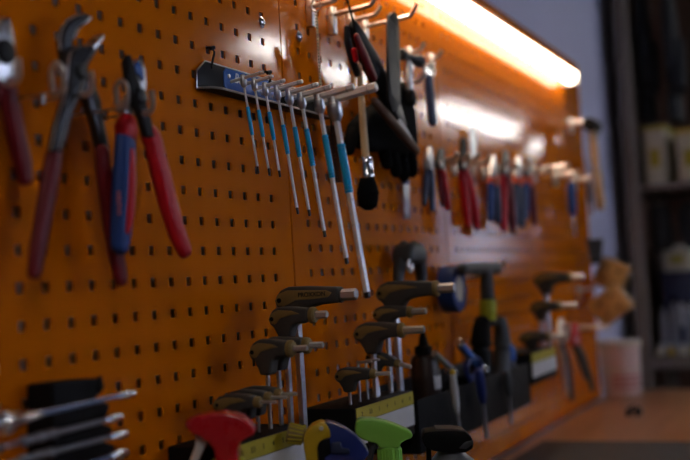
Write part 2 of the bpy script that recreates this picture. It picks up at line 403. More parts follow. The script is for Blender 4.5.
# --- red and blue side cutters
xc = P(132, 100, -.055).x; k2 = -.2; nrm = V((k2, -1, 0))
t = thing('side_cutters', 'side cutters with one red-and-blue handle and one red handle', 'pliers', P(180, 255, -.03))
slab(B(), outl([(123.5, 62), (125, 55), (128, 55), (131, 64), (135, 78), (141, 95), (145, 108), (149, 122), (152, 138), (144, 138), (139, 118), (131, 102), (126, 84)], -.06, k2, xc), nrm, .010).build('jaw_arm', 'blackmetal', t, bevel=.002)
slab(B(), outl([(133, 66), (136, 59), (140, 61), (143, 70), (144, 84), (142.5, 100), (138, 106), (132, 104), (130, 118), (121, 118), (122, 100), (127, 92), (135, 88)], -.048, k2, xc), nrm, .010).build('jaw_arm', 'steel', t, bevel=.002)
slab(B(), outl([(133.5, 68), (136, 61), (139.5, 63), (142.2, 71), (142.5, 80), (139, 76), (135, 73)], -.054, k2, xc), nrm, .0035).build('blade_face', 'labelblue', t, bevel=.0005)
q = PT(137, 97, -.06, k2, xc); B().lathe(q + V((0, -.004, 0)), (0, -1, 0), [(0, .009), (.003, .009), (.0042, .007)], 16).build('pivot_bolt', 'gunmetal', t)
pp, hs = hseg([(127, 121), (126.5, 128), (126, 136)], [8.5, 10.6, 9.4], -.056, k2, xc); gripped(t, pp, hs, 'red', 'grip_collar')
pp, hs = hseg([(125.5, 134), (124.5, 160), (122.5, 195), (121, 225), (119.5, 247)], [8.5, 10, 10.4, 10, 8.6], -.056, k2, xc); g = gripped(t, pp, hs, 'blue')
pp, hs = hseg([(131.5, 150), (131.5, 180), (129.5, 215), (127, 232)], [2.2, 4.2, 4.2, 2.5], -.064, k2, xc); gripped(g, pp, hs, 'red', 'grip_inlay')
textmesh('grip_lettering', 'KNIPEX', .0075, PT(119, 203, -.0725, k2, xc) , (0.02, 0, 1), (-1, 0, 0), 'collarred', g, .0003)
pp, hs = hseg([(147, 131), (151, 138), (155, 147)], [7.5, 9, 8.2], -.056, k2, xc); gripped(t, pp, hs, 'red', 'grip_collar')
pp, hs = hseg([(153.5, 145), (160, 172), (168, 203), (177, 233), (185, 252)], [8.5, 9.3, 9.2, 8.3, 6.4], -.056, k2, xc); gripped(t, pp, hs, 'red')
clip('zinc double prong hook holding the red and blue side cutters', (121.5, 95), (147, 99), -.072)

# --- pliers cut by the left edge
xc = P(5, 70, -.035).x
t = thing('combination_pliers', 'steel-headed combination pliers with dark red handles beside the water pump pliers', 'pliers', P(24, 185, -.03))
slab(B(), outl([(-6, 30), (-3, 20), (3, 18), (8, 26), (11, 44), (12, 60), (13, 74), (10, 84), (2, 86), (-8, 84), (-16, 70), (-14, 48)], -.034, -.1, xc), V((-.1, -1, 0)), .012).build('jaw', 'steel', t, bevel=.003)
q = PT(3, 52, -.04, -.1, xc); B().lathe(q + V((0, -.002, 0)), (0, -1, 0), [(0, .012), (.003, .012), (.0045, .009)], 18).build('pivot_bolt', 'blackmetal', t)
pp, hs = hseg([(7, 82), (10, 105), (16, 135), (22, 160), (25, 180)], [8.5, 9, 8.5, 8, 6.5], -.034, -.1, xc); gripped(t, pp, hs, 'darkred')
pp, hs = hseg([(-6, 84), (-14, 110), (-22, 150), (-26, 182)], [8, 8.5, 8, 6.5], -.034, -.1, xc); gripped(t, pp, hs, 'darkred')
clip('zinc double prong hook holding the combination pliers', (-14, 62), (13, 68), -.052)

# ================================================================== wrench holder at the lower left
t = thing('wrench_holder', 'black stepped plastic wrench holder on the board holding chrome socket wrenches', 'tool holder', P(60, 470, -.03))
mb = B(); slab(mb, [P(x, y, -.036) + V((0, .018, 0)) for x, y in [(54, 383.5), (70, 381), (88, 379), (104, 378), (107, 388), (98, 397), (112, 405), (108, 416), (99, 422), (116, 428), (111, 436), (102, 440), (118, 446), (112, 456), (104, 462), (104, 500), (54, 500)]], (0, 1, 0), .034)
mb.build('rack_body', 'black', t, bevel=.003)
for (x, y) in ((100, 384),): B().box(P(x, y, -.041), (.004, .004, .016)).build('rib', 'black', t, bevel=.001)
def bar_tool(name, label, a, b_, Y, r, mt, collar, head=None):
    A = P(*a, Y); Bp = P(*b_, Y); d = (Bp - A).normalized(); L = (Bp - A).length
    t = thing(name, label, 'wrench', A, 'wrenches in the black holder')
    B().rod(A, Bp, r, 12).build('shank', mt, t)
    B().lathe(Bp - d * .022, d, [(0, r), (.003, r * 1.5), (.010, r * 1.5), (.011, r * 1.2), (.013, r * 1.9), (.026, r * 1.9), (.028, r * 1.5)], 16).build('socket_end', 'chrome', t)
    if head:
        B().lathe(A - d * head, d, [(0, .008), (.004, .0135), (.016, .0135), (.018, .010), (.024, .010), (.026, .0135), (.038, .0125), (.044, .008), (head + .01, r)], 16).build('ratchet_head', 'chrome', t)
        B().rod(A - d * (head + .14), A - d * head, .009, 14).build('knurled_handle', 'brushed', t)
    else:
        for s in (0, .018, .034): B().lathe(A + d * (s - .02), d, [(0, r), (.002, r * 1.8), (.012, r * 1.8), (.014, r)], 14).build('collar', 'greysteel', t)
        B().rod(A - d * .06, A, r * .9, 12).build('shank_end', mt, t)
    return t
mat('greysteel', (.25, .255, .28), .4, .8, vary=.1)
mat('bluereflection', (.30, .42, .72), .25, 1, vary=.1)  # chrome with its bluish reflection put into the base colour
bar_tool('socket_wrench', 'blue-sheened ratchet wrench with knurled head in the top slot of the black holder', (33, 415.5), (130, 393.5), -.062, .0026, 'bluereflection', 0, .075)
bar_tool('socket_wrench', 'grey chrome socket wrench in the second slot of the black holder', (36, 438), (117, 417), -.06, .0025, 'greysteel', 0)
bar_tool('socket_wrench', 'grey chrome socket wrench in the third slot of the black holder', (34, 457), (122, 434), -.06, .0025, 'greysteel', 0)
bar_tool('socket_wrench', 'blue-sheened socket wrench in the lowest slot of the black holder', (40, 480), (122, 453), -.064, .003, 'bluereflection', 0)

# ================================================================== T-handle key rail
t = thing('key_rail', 'black metal rail with blue label carrying the blue-sleeved T-handle keys', 'tool rail', (.52, 0, .247))
XA, XB = .341, .705; ZB, ZT = .2475, .286; D = .024
slab(B(), [(XA, -.0035, ZB), (XA, -.0035, ZT - .016), (XA + .022, -.0035, ZT), (XB, -.0035, ZT), (XB, -.0035, ZB)], (0, 1, 0), .003).build('back_plate', 'blackmetal', t, bevel=.0008)
slab(B(), [(XA, -.002, ZB), (XA + .012, -D + .006, ZB), (XA + .028, -D, ZB), (XB, -D, ZB), (XB, -.002, ZB)], (0, 0, 1), .0028).build('flange', 'blackmetal', t, bevel=.0008)
mb = B(); mb.sweep([(XA, -.003, ZB + .0006), (XA + .012, -D + .006, ZB + .0006), (XA + .028, -D, ZB + .0006), (XB, -D, ZB + .0006)], [.0016] * 4, 6); mb.build('steel_edge', 'steel', t)  # bright steel line along the flange front
mb = B(); mb.sweep([(XA, -.0045, ZB), (XA, -.0045, ZT - .016), (XA + .022, -.0045, ZT), (XB, -.0045, ZT)], [.0011] * 4, 6); mb.build('steel_edge', 'steel', t)  # bright steel line along the back plate outline
lb = slab(B(), [(.413, -.0055, ZB + .006), (.407, -.0055, ZB + .012), (.407, -.0055, ZT - .008), (.413, -.0055, ZT - .002), (.56, -.0055, ZT - .002), (.566, -.0055, ZT - .008), (.566, -.0055, ZB + .012), (.56, -.0055, ZB + .006)], (0, 1, 0), .002).build('label_plate', 'labelblue', t, bevel=.0004)
textmesh('lettering', 'Beta', .019, P(240.5, 80, -.0068), (1, 0, 0), (0, 0, 1), 'whiteink', lb, .0003, shear=.3, bold=.0004)
B().lathe(P(228.5, 76.3, -.0065), (0, -1, 0), [(0, .003), (.0012, .003), (.002, .002)], 12).build('rivet', 'steel', lb)
for hx_, hy in ((210, 52), (267, 76)):
    q = P(hx_, hy, -.006); mb = B(); mb.sweep(spline([(q.x, -.0006, q.z + .006), (q.x, -.006, q.z + .006), (q.x + .002, -.011, q.z), (q.x + .003, -.007, q.z - .012), (q.x + .003, -.005, q.z - .022)], 4), .0016, 8)
    mb.sweep([(q.x - .003, -.008, q.z + .004), (q.x + .004, -.010, q.z + .006)], .0028, 8); mb.build('wire_hook', 'blackmetal', t)
TL = math.radians(7); dn = V((0, -math.sin(TL), -math.cos(TL))); outd = V((0, -math.cos(TL), math.sin(TL)))
KEYS = [((243, 80), 173, 107, 135, .032, .0015, .0037), ((254, 83.5), 175, 110, 137, .030, .0016, .0038), ((265, 88), 177, 112, 140, .032, .0018, .0041), ((277, 91), 214, 125, 154, .042, .0021, .0048),
        ((289, 95), 216, 127, 157, .048, .0024, .0053), ((301, 98), 237, 129, 166, .050, .0028, .0060), ((318.5, 100), 264, 135, 178, .061, .0036, .0076), ((333.5, 103), 298, 144, 193, .076, .0052, .0105)]
words = ['thinnest', 'second thinnest', 'third thinnest', 'fourth thinnest', 'fourth thickest', 'third thickest', 'second thickest', 'thickest']
for i, ((hx_, hy), tipy, s0, s1, bl, r, hr) in enumerate(KEYS):
    H = P(hx_, hy, -.034)
    def along(yy):
        lo, hi = 0, .6
        for _ in range(30):
            mid = (lo + hi) / 2
            if PRJ(H + dn * mid)[1] < yy: lo = mid
            else: hi = mid
        return lo
    L = along(tipy); a0 = along(s0); a1 = along(s1); hh = hr * 1.9
    t = thing('t_handle_key', 'steel T-handle hex key with blue sleeve, the %s on the black rail' % words[i], 'hex key', H + dn * L, 'T-handle hex keys on the rail')
    hexn = 6
    B().rod(H, H + dn * (L - .009), r * 1.1, hexn).build('shaft', 'keysteel', t, smooth=False)
    B().rod(H + dn * (L - .011), H + dn * L, r * .98, 6, .0008).build('hex_tip', 'gunmetal', t, smooth=False)
    B().lathe(H - dn * hh, dn, [(0, hr * .8), (.0008, hr * .9), (hh * 1.05, hr * .92), (hh * 1.12, hr * 1.12), (hh * 1.95, hr * 1.12), (hh * 2.25, hr * .85), (hh * 2.5, r * 1.25)], 18).build('hub', 'brushed', t)
    Hb = H - dn * (hh * .35); bk = min(.6 * bl, .0255)
    B().rod(Hb - outd * bk, Hb + outd * bl, r * 1.5, 6, .0012).build('cross_bar', 'keysteel', t, smooth=False)
    e = Hb + outd * (bl * .8); B().lathe(e, outd, [(0, r * 1.4), (.0005, r * 1.6), (.002, r * 1.6), (.0025, r * 1.4)], 12).build('bar_groove', 'brushed', t)
    rs = r * 1.1 + .0009; prof = [(0, rs * .9), (.001, rs)]
    LL = a1 - a0
    for g_ in (.06, .84, .92): prof += [(LL * g_, rs), (LL * g_ + .0006, rs * .86), (LL * g_ + .0014, rs * .86), (LL * g_ + .002, rs)]
    prof += [(LL - .001, rs), (LL, rs * .9)]
    B().lathe(H + dn * a0, dn, prof, 18).build('blue_sleeve', 'tealblue', t)

# ================================================================== racks of pistol-handle hex keys
GO = [(-.024, .004), (-.018, .010), (-.006, .0135), (.012, .013), (.033, .0098), (.033, -.009), (.020, -.010), (.014, -.013), (.0115, -.021), (.0095, -.032), (-.0085, -.032), (-.011, -.024), (-.018, -.014), (-.025, -.010), (-.028, -.003)]
GI = [(-.0262, -.003), (-.021, .005), (-.007, .0092), (.014, .0075), (.024, .003), (.012, .0015), (-.003, -.002), (-.013, -.010), (-.022, -.0085)]
def pistol_key(label, shaft_px, neg, pos, sw, rodr, zrack, group, text=None, Y=-.062, roll=0, stub=.022):
    # neg, pos: reach of the grip behind and in front of the long shaft (m); sw: height scale
    O = P(shaft_px[0], shaft_px[1], Y); th = .021 * sw; U = V((0, -1, 0)); Wd = V((0, 0, 1)); N = V((-1, 0, 0))
    if roll: U, Wd = U * math.cos(roll) + Wd * math.sin(roll), Wd * math.cos(roll) - U * math.sin(roll)
    def f(u, w_):
        if u < 0: u = u * (neg / .028)
        elif u <= .009: u = u * sw
        else: u = .009 * sw + (u - .009) * (pos - .009 * sw) / .024
        return O + U * u + Wd * (w_ * sw)
    t = thing('hex_key', label, 'hex key', V((O.x, O.y, zrack)), group)
    slab(B(), [f(*q) for q in GO], N, th).build('pistol_grip', 'rubber', t, bevel=.0045 * sw, seg=3)
    gi = GI if not text else [(-.0262, -.003), (-.021, .005), (-.007, .0092), (.014, .0080), (.026, .0068), (.0295, .0035), (.027, -.0015), (.018, -.003), (.004, -.0035), (-.013, -.010), (-.022, -.0085)]
    slab(B(), [f(*q) for q in gi], N, th + .0016).build('grip_inlay', 'olive', t, bevel=.0008)
    B().lathe(f(-.0195, -.0025) - N * (th / 2 + .0012), N, [(0, .003 * sw), (th + .0024, .003 * sw)], 12).build('hang_hole_shade', 'black', t)  # black plug in place of a real hole, for its dark inside
    e = O + U * (pos - .0005)
    if text: B().lathe(e, U, [(0, .0095 * sw), (.0015, .009 * sw)], 16).build('collar', 'rubber', t)
    else:
        cr = .011 if sw > .82 else .0088
        B().lathe(e, U, [(0, cr * .85 * sw), (.001, cr * sw), (.006, cr * sw), (.0085, cr * .8 * sw)], 16).build('collar', 'olive', t)
    B().rod(e, e + U * (stub + .006), rodr * 1.2, 6, .001).build('short_hex_end', 'stub', t, smooth=False)
    B().rod(f(0, -.030), V((O.x, O.y, zrack - .03)), rodr, 6).build('long_shaft', 'brushed', t, smooth=False)
    if text: textmesh('grip_lettering', text, .0083, O + U * .030 + Wd * (.0026 * sw) + N * (th / 2 + .0011), U, Wd, 'ink', t, .0002, bold=.0002)
    return t
def key_rack(label, x0, x1, group='hex key racks'):
    z1 = -.193; t = thing('key_rack', label, 'tool rack', ((x0 + x1) / 2, 0, z1 - .07), group)
    B().box(((x0 + x1) / 2, -.046, z1 - .035), (x1 - x0, .088, .07)).build('rack_block', 'black', t, bevel=.003)
    B().box(((x0 + x1) / 2, -.0905, z1 - .011), (x1 - x0 - .006, .0012, .020)).build('size_strip', 'labelyellow', t)
    B().box(((x0 + x1) / 2, -.0905, z1 - .038), (x1 - x0 - .006, .0012, .032)).build('name_strip', 'white', t)
    n = 7; mb = None
    for i, d in enumerate(['2', '2.5', '3', '4', '5', '6', '8']):
        textmesh('size_lettering', d, .009, (x0 + .022 + i * (x1 - x0 - .04) / 6, -.0912, z1 - .011), (1, 0, 0), (0, 0, 1), 'ink', t, .0002)
    return t
key_rack('black key rack with yellow and white strips behind the red spray trigger', .235, .425)
G1 = 'pistol-grip hex keys in the first rack'
ZR = -.193
pistol_key('largest pistol-grip hex key with brand lettering on its olive inlay, highest in its rack', (296, 297.5), .0285, .068, 1.12, .0065, ZR, G1, 'PROXXON', stub=.017)
pistol_key('pistol-grip hex key with olive collar directly under the lettered grip', (285, 316.5), .021, .038, .98, .0044, ZR, G1, stub=.019)
pistol_key('pistol-grip hex key of middle size with olive collar, the one farther from the wrench holder', (277, 346.5), .020, .040, .96, .0034, ZR, G1)
pistol_key('pistol-grip hex key of middle size with olive collar, the one closer to the wrench holder', (266, 349.5), .021, .032, 1.0, .0032, ZR, G1)
for i, (sx, sy, lab) in enumerate([(257, 394.5, 'closest to the yellow nozzle'), (246.5, 398, 'between two like it'), (235.5, 402.5, 'closest to the red spray trigger')]):
    pistol_key('small dark pistol-grip hex key low in its rack, ' + lab, (sx, sy), .030, .027, .8, .0019 - .0002 * i, ZR, G1, stub=.024)
key_rack('black key rack with yellow and white strips beside the dark dropper bottle', .578, .806)
G2 = 'pistol-grip hex keys in the second rack'
pistol_key('largest pistol-grip hex key of the rack beside the dropper bottle, under the grey clamp', (394, 291), .030, .070, 1.2, .0065, ZR, G2, Y=-.066, stub=.03)
pistol_key('second highest pistol-grip hex key of the rack beside the dropper bottle', (386, 313), .022, .038, .85, .0045, ZR, G2, stub=.026)
pistol_key('middle pistol-grip hex key of the rack beside the dropper bottle, with broad olive inlay', (372, 331.5), .030, .046, 1.08, .005, ZR, G2, stub=.036)
pistol_key('pistol-grip hex key tipped downward in the rack beside the dropper bottle', (378, 358), .020, .030, .75, .003, ZR, G2, roll=-.28)
pistol_key('lowest small pistol-grip hex key of the rack beside the dropper bottle', (348.5, 374.5), .021, .036, .8, .0026, ZR, G2, stub=.026)
for i, x in enumerate((360, 368)):
    q = P(x, 400, -.062); o = thing('hex_key', ('short bare steel hex key standing next to the lowest small grip of the second rack', 'short bare steel hex key standing next to the tipped grip of the second rack')[i], 'hex key', (q.x, -.062, ZR), 'bare hex keys'); B().rod((q.x, -.062, ZR - .03), (q.x, -.062, ZR + .06), .002, 6).build('long_shaft', 'brushed', o); B().rod((q.x, -.062, ZR + .059), (q.x, -.085, ZR + .06), .002, 6).build('short_hex_end', 'brushed', o)
key_rack('black key rack with yellow and white strips beside the hanging black pump', 1.525, 1.75)
G3 = 'pistol-grip hex keys in the third rack'
pistol_key('highest pistol-grip hex key of the rack beside the black pump', (545, 279), .030, .06, 1.2, .0065, ZR, G3, stub=.03)
pistol_key('second pistol-grip hex key of the rack beside the black pump, below the highest', (540, 307), .024, .045, 1.05, .005, ZR, G3, stub=.04)
pistol_key('lowest pistol-grip hex key of the rack beside the black pump', (532, 337), .030, .036, .95, .004, ZR, G3, stub=.04)

# ================================================================== spray bottles on the bench
def bottle_body(t, c, top, r, mt, neck=.014):
    h = top - BZ - .004
    B().lathe((c.x, c.y, BZ + .0042), (0, 0, 1), [(0, r * .9), (.004, r), (h * .55, r), (h * .72, r * .85), (h * .9, neck * 1.2), (h, neck)], 24).build('bottle_body', mt, t)
def frame_at(c): # image-right direction on the ground
    return V((.42, -.907, 0)).normalized(), V((0, 0, 1)), V((-.907, -.42, 0)).normalized()
def loc_outline(c, px, yaw, N=None):
    # pixels -> vertical plane through c that faces the camera, turned by yaw
    R_ = V((.42, -.907, 0)).normalized(); R_ = Matrix.Rotation(yaw, 3, 'Z') @ R_; n = V((0, 0, 1)).cross(R_).normalized(); out = []
    for x, y in px:
        d = RAY(x, y); tt = (c - CPOS).dot(n) / d.dot(n); out.append(CPOS + d * tt)
    return out, n
# red trigger
c = PD(238, 445, 1.2); t = thing('spray_bottle', 'spray bottle with a bright red trigger head and white lever', 'spray bottle', (c.x, c.y, BZ))
o, n = loc_outline(c, [(187, 424), (189, 418), (197, 414.5), (210, 412), (226, 411.5), (238, 413.5), (248, 419), (256, 428), (255, 433), (248, 436), (241, 441), (239, 447), (240, 462), (217, 462), (216, 448), (211, 441), (203, 436), (193, 432)], 0)
slab(B(), o, n, .036).build('trigger_head', 'sprayred', t, bevel=.0065, seg=4)
o, n = loc_outline(c, [(197, 433), (204, 436), (208, 441), (204, 449), (199, 460), (196, 472), (188, 472), (190, 460), (195, 447)], 0)
slab(B(), o, n, .016).build('lever', 'white', t, bevel=.003)
q = loc_outline(c, [(228, 458)], 0)[0][0]; B().lathe(q - V((0, 0, .028)), (0, 0, 1), [(0, .018), (.004, .019), (.026, .0185), (.028, .016)], 24).build('screw_cap', 'limeband', t)
bottle_body(t, q, q.z - .026, .042, 'bottle')
# blue and yellow trigger
c = PD(335, 445, 1.35); t = thing('spray_bottle', 'spray bottle with a dark blue and yellow trigger head', 'spray bottle', (c.x, c.y, BZ))
o, n = loc_outline(c, [(325, 420), (334, 422), (345, 427), (356, 435), (366, 446), (369, 453), (364, 459), (352, 461), (346, 470), (318, 470), (320, 458), (321, 440)], 0)
slab(B(), o, n, .026).build('housing', 'sprayblue', t, bevel=.0022, seg=2)
o, n = loc_outline(c, [(318, 439), (330, 437), (331, 452), (325, 456), (325, 472), (319, 472)], 0); slab(B(), o, n, .0275).build('trigger_gap_shade', 'black', t, bevel=.001)  # black slab stands in for the shade of the open gap
o, n = loc_outline(c, [(304, 437), (306, 430), (312, 424), (320, 420.5), (326, 422), (330, 429), (331, 436), (324, 438), (319, 441), (317, 448), (318, 456), (318, 474), (308, 474), (306, 456), (304, 446)], 0)
slab(B(), o, n, .031).build('trigger_head', 'yellow', t, bevel=.0022, seg=2)
o, n = loc_outline(c, [(331, 441), (341, 440), (342, 446), (349, 447), (350, 452), (331, 452)], 0); slab(B(), o, n, .033).build('piston', 'navy', t, bevel=.002)
o, n = loc_outline(c, [(321.5, 426.5), (321.5, 426.6)], 0); B().lathe(o[0] - n * .018, n, [(0, .0028), (.036, .0028)], 14).build('pin', 'cream', t)
a = loc_outline(c, [(305, 436)], 0)[0][0]; b2 = loc_outline(c, [(287, 433)], 0)[0][0]; dd = (b2 - a).normalized(); LN = (b2 - a).length
B().lathe(a, dd, [(0, .007), (.003, .0105), (LN - .003, .0125), (LN, .0115)], 24).build('nozzle', 'olive', t)
for j in range(14):
    aa = 2 * math.pi * j / 14; a_, b__ = frame(dd); e = (a_ * math.cos(aa) + b__ * math.sin(aa))
    B().rod(a + dd * .003 + e * .0107, b2 - dd * .002 + e * .0126, .0012, 6).build('nozzle_rib', 'labelyellow', t)
q = loc_outline(c, [(332, 474)], 0)[0][0]; B().lathe(q - V((0, 0, .022)), (0, 0, 1), [(0, .018), (.003, .019), (.022, .0185), (.026, .016)], 24).build('screw_cap', 'sprayblue', t)
bottle_body(t, q, q.z - .02, .042, 'bottle')
# green trigger
c = PD(385, 442, 1.5); t = thing('spray_bottle', 'spray bottle with a light green trigger head', 'spray bottle', (c.x, c.y, BZ))
o, n = loc_outline(c, [(354.5, 428), (356, 420), (361, 417.5), (372, 417.5), (384, 420), (396, 424), (407, 429), (412.5, 433), (411, 437), (405, 439), (400, 442), (399, 447), (379, 447), (376, 442), (370, 441), (362, 438), (356, 434)], 0)
slab(B(), o, n, .030).build('trigger_head', 'green', t, bevel=.005, seg=4)
o, n = loc_outline(c, [(367, 440), (374, 441), (376, 446), (373, 456), (372, 470), (366, 470), (367, 456), (370, 448)], 0)
slab(B(), o, n, .014).build('lever', 'darkgrey', t, bevel=.003)
q = loc_outline(c, [(389, 446)], 0)[0][0]; cap = B().lathe(q - V((0, 0, .034)), (0, 0, 1), [(0, .0155), (.003, .0165), (.032, .016), (.034, .0145)], 24).build('screw_cap', 'green', t)
for j in range(20):
    aa = 2 * math.pi * j / 20; e = V((math.cos(aa), math.sin(aa), 0)) * .0162; B().rod(q + e - V((0, 0, .031)), q + e - V((0, 0, .004)), .0011, 5).build('cap_rib', 'green', cap)
bottle_body(t, q, q.z - .03, .042, 'bottle')
# steel flask with black lid
c = PD(446, 448, 1.55); t = thing('vacuum_flask', 'steel flask with a black ribbed flip lid', 'flask', (c.x, c.y, BZ))
o, n = loc_outline(c, [(421.5, 434), (423, 430), (434, 428.5), (452, 428), (463, 429), (469, 434), (471.5, 439), (471, 446), (464, 450), (448, 451), (432, 448.5), (423, 444)], 0)
lid = slab(B(), o, n, .05).build('lid', 'black', t, bevel=.0025, seg=2)
R_ = V((.42, -.907, 0))
for j in range(16):
    q = loc_outline(c, [(436 + j * 1.75, 428.2 + max(0, j - 9) * .25)], 0)[0][0]; B().box(q, (.0013, .042, .004), Matrix.Rotation(math.atan2(-.907, .42), 3, 'Z')).build('lid_rib', 'darkgrey', lid)
o, n = loc_outline(c, [(456, 446), (463, 439), (471, 437.5), (471.5, 441), (464, 447)], 0); slab(B(), o, n, .052).build('lid_latch', 'darkgrey', t, bevel=.002)
o, n = loc_outline(c, [(426, 446), (431, 447), (431.5, 470), (426.5, 470)], 0); slab(B(), o, n, .012).build('carry_loop', 'black', t, bevel=.002)
q = loc_outline(c, [(450, 448)], 0)[0][0]; hz_ = q.z - BZ - .0042
B().lathe((q.x, q.y, BZ + .0042), (0, 0, 1), [(0, .034), (.004, .036), (hz_ - .032, .036), (hz_ - .018, .033), (hz_ - .010, .023), (hz_ - .002, .017), (hz_, .017)], 28).build('steel_body', 'brushed', t)

# ================================================================== hooks and tools on the second panel
def single_hook(label, px, L, tip=.014, tilt=.06, w_=.013, h_=.045, r=.0042, group='single prong zinc hooks'):
    q = P(*px, 0); t = thing('tool_hook', label, 'hook', (q.x, 0, q.z - h_ / 2), group)
    B().box((q.x, -.006, q.z - .006), (w_, .012, h_)).build('back_plate', 'zinc', t, bevel=.0015)
    z = q.z + .004
    B().sweep(spline([(q.x, -.003, z), (q.x, -L * .5, z + L * .5 * tilt), (q.x, -L + .008, z + L * tilt), (q.x, -L, z + L * tilt + .003), (q.x, -L - tip * .6, z + L * tilt + tip)], 4), r, 10).build('prong', 'zinc', t)
    B().lathe((q.x, -.004, z), (0, -1, 0), [(0, .0075), (.006, .0075), (.008, .005)], 14).build('collar', 'zinc', t)
    return t
single_hook('zinc hook with the beaded chain hanging from it', (307, 10), .05)
single_hook('empty zinc hook beside the beaded chain', (328.5, 18), .078)
single_hook('zinc hook holding the red and black tin snips', (347, 24), .055)
single_hook('zinc hook with raised tip behind the flat file', (361, 30), .095, tip=.02)
# beaded chain
a = P(316, 12, -.028); zb = P(319, 90, -.028).z
t = thing('bead_chain', 'thin pale bead chain hanging from a zinc hook', 'chain', (a.x, -.028, zb))
mb = B(); n = 26
for i in range(n):
    c = V((a.x, -.028, a.z + (zb - a.z) * i / (n - 1))); mb.lathe(c - V((0, 0, .0021)), (0, 0, 1), [(0, .0006), (.0008, .0018), (.0021, .0023), (.0034, .0018), (.0042, .0006)], 8)
mb.build('beads', 'cream', t); B().torus((a.x, -.028, a.z + .010), (1, 0, 0), .009, .0012, 20, 6).build('ring', 'zinc', t)
# tin snips
t = thing('tin_snips', 'tin snips with thick red and black grips hanging on a zinc hook', 'snips', P(392, 100, -.05))
pp, hs = hseg([(353, 26), (360, 42), (370, 62), (381, 84), (389, 100)], [5.5, 8.5, 10, 9, 7], -.055, 0, 0); g = gripped(t, pp, hs, 'blackmetal')
pp, hs = hseg([(356, 36), (364, 56), (374, 78)], [3, 4.5, 3.5], -.072, 0, 0); gripped(g, pp, hs, 'darkred', 'grip_inlay')
pp, hs = hseg([(347, 28), (348, 42), (352, 58), (357, 74)], [3, 4, 4, 3], -.05, 0, 0); g = gripped(t, pp, hs, 'blackmetal')
pp, hs = hseg([(354, 50), (356, 60)], [3, 3], -.06, 0, 0); gripped(g, pp, hs, 'red', 'grip_end')
slab(B(), [P(x, y, -.052) for x, y in [(383, 92), (391, 92), (398, 104), (404, 126), (400, 128), (390, 110)]], (0, 1, 0), .012).build('jaw', 'gunmetal', t, bevel=.002)
mb = B(); mb.sweep(spline([P(346, -4, -.05), P(350, 10, -.056), P(355, 30, -.062), P(358, 52, -.062)], 5), .0022, 8); mb.build('cord', 'black', t)
# flat file
t = thing('flat_file', 'grey flat steel file with rounded top hanging beside the tin snips', 'file', P(396, 100, -.075))
slab(B(), [P(x, y, -.078) for x, y in [(387.5, 100), (387, 60), (387, 24), (388.5, 16), (391, 12.5), (394, 12.5), (396.5, 16), (398, 24), (399, 60), (399, 100), (396, 112), (391, 112)]], (0, 1, 0), .005).build('blade', 'blackmetal', t, bevel=.001)
mb = B(); z0 = P(392, 98, -.078).z; z1 = P(392, 22, -.078).z; xa = P(388.5, 60, -.0805).x; xb = P(398, 60, -.0805).x
for i in range(40): mb.box(((xa + xb) / 2, -.0808, z0 + (z1 - z0) * i / 39), (xb - xa, .0006, .0012), Matrix.Rotation(.35, 3, 'Y'))
mb.build('teeth', 'gunmetal', t)
# black glove
t = thing('work_glove', 'black fabric work glove hanging fingers down behind the round brush', 'glove', P(405, 184, -.03))
def puffy(name, px, Y, th, mt, parent, lv=2):
    mb = slab(B(), [P(x, y, Y) for x, y in px], (0, 1, 0), th); o = mb.build(name, mt, parent, bevel=th * .42, seg=4); return o
g = puffy('palm', [(386, 96), (396, 90), (405, 96), (409, 112), (411, 132), (412, 150), (404, 156), (392, 156), (382, 152), (372, 152), (360, 148), (351, 138), (353, 122), (364, 110), (376, 102)], -.028, .034, 'fabric', t)
for k, pth in enumerate(([(406, 140), (411, 158), (412, 172)], [(398, 142), (402, 160), (404, 176)], [(389, 142), (393, 158), (396, 172)], [(381, 138), (384, 152), (387, 164)])):
    pp, hs = hseg(pth, [6.5, 6.5, 5.8], -.03, 0, 0); B().sweep(*tube(pp, [(h, h) for h in hs]), 14).build('finger', 'fabric', t)
pp, hs = hseg([(372, 122), (360, 126), (352, 136), (349, 150)], [10, 9.5, 8, 6.5], -.026, 0, 0); B().sweep(*tube(pp, [(h * .9, h * .9) for h in hs]), 14).build('thumb', 'fabric', t)
puffy('cuff', [(383, 100), (387, 88), (398, 82), (407, 90), (410, 108), (398, 104)], -.028, .04, 'fabric', t)
single_hook('zinc hook holding the black glove', (396, 88), .05)
# pocket knife
t = thing('utility_knife', 'dark brown folding knife with pale blade leaning across the black glove', 'knife', P(418, 152, -.06))
pp, hs = hseg([(374, 101), (386, 115), (402, 134), (417, 151)], [3.6, 4.6, 4.6, 3.4], -.064, 0, 0); gripped(t, pp, hs, 'brown', 'handle', .8)
slab(B(), [P(x, y, -.066) for x, y in [(396, 121), (400, 119), (407, 130), (415, 145), (416, 150), (410, 144), (402, 133)]], (0, 1, 0), .003).build('blade', 'white', t, bevel=.0006)
# round brush
t = thing('round_brush', 'round paint brush with wooden stick handle, steel ferrule and black bristles', 'brush', P(367, 208, -.05))
pp, hs = hseg([(359, 66), (361, 95), (363, 125), (365.5, 158)], [2.8, 3.3, 3.6, 4.2], -.05, 0, 0); B().sweep(*tube(pp, hs), 14).build('handle', 'handlewood', t)
a = P(365, 156, -.05); b_ = P(367, 178, -.05); d = (b_ - a); L = d.length
B().lathe(a, d, [(0, .007), (.003, .0115), (.008, .0115), (.009, .0122), (.011, .0122), (.012, .0115), (L * .8, .0118), (L * .83, .0125), (L * .95, .0125), (L, .012)], 20).build('ferrule', 'chrome', t)
a = P(367, 177, -.05); b_ = P(368.5, 210, -.05); d = b_ - a; L = d.length
bo = B().lathe(a, d, [(0, .0118), (L * .35, .0168), (L * .65, .0175), (L * .88, .0145), (L, .006)], 20).build('bristle_head', 'fabric', t)
mb = B()
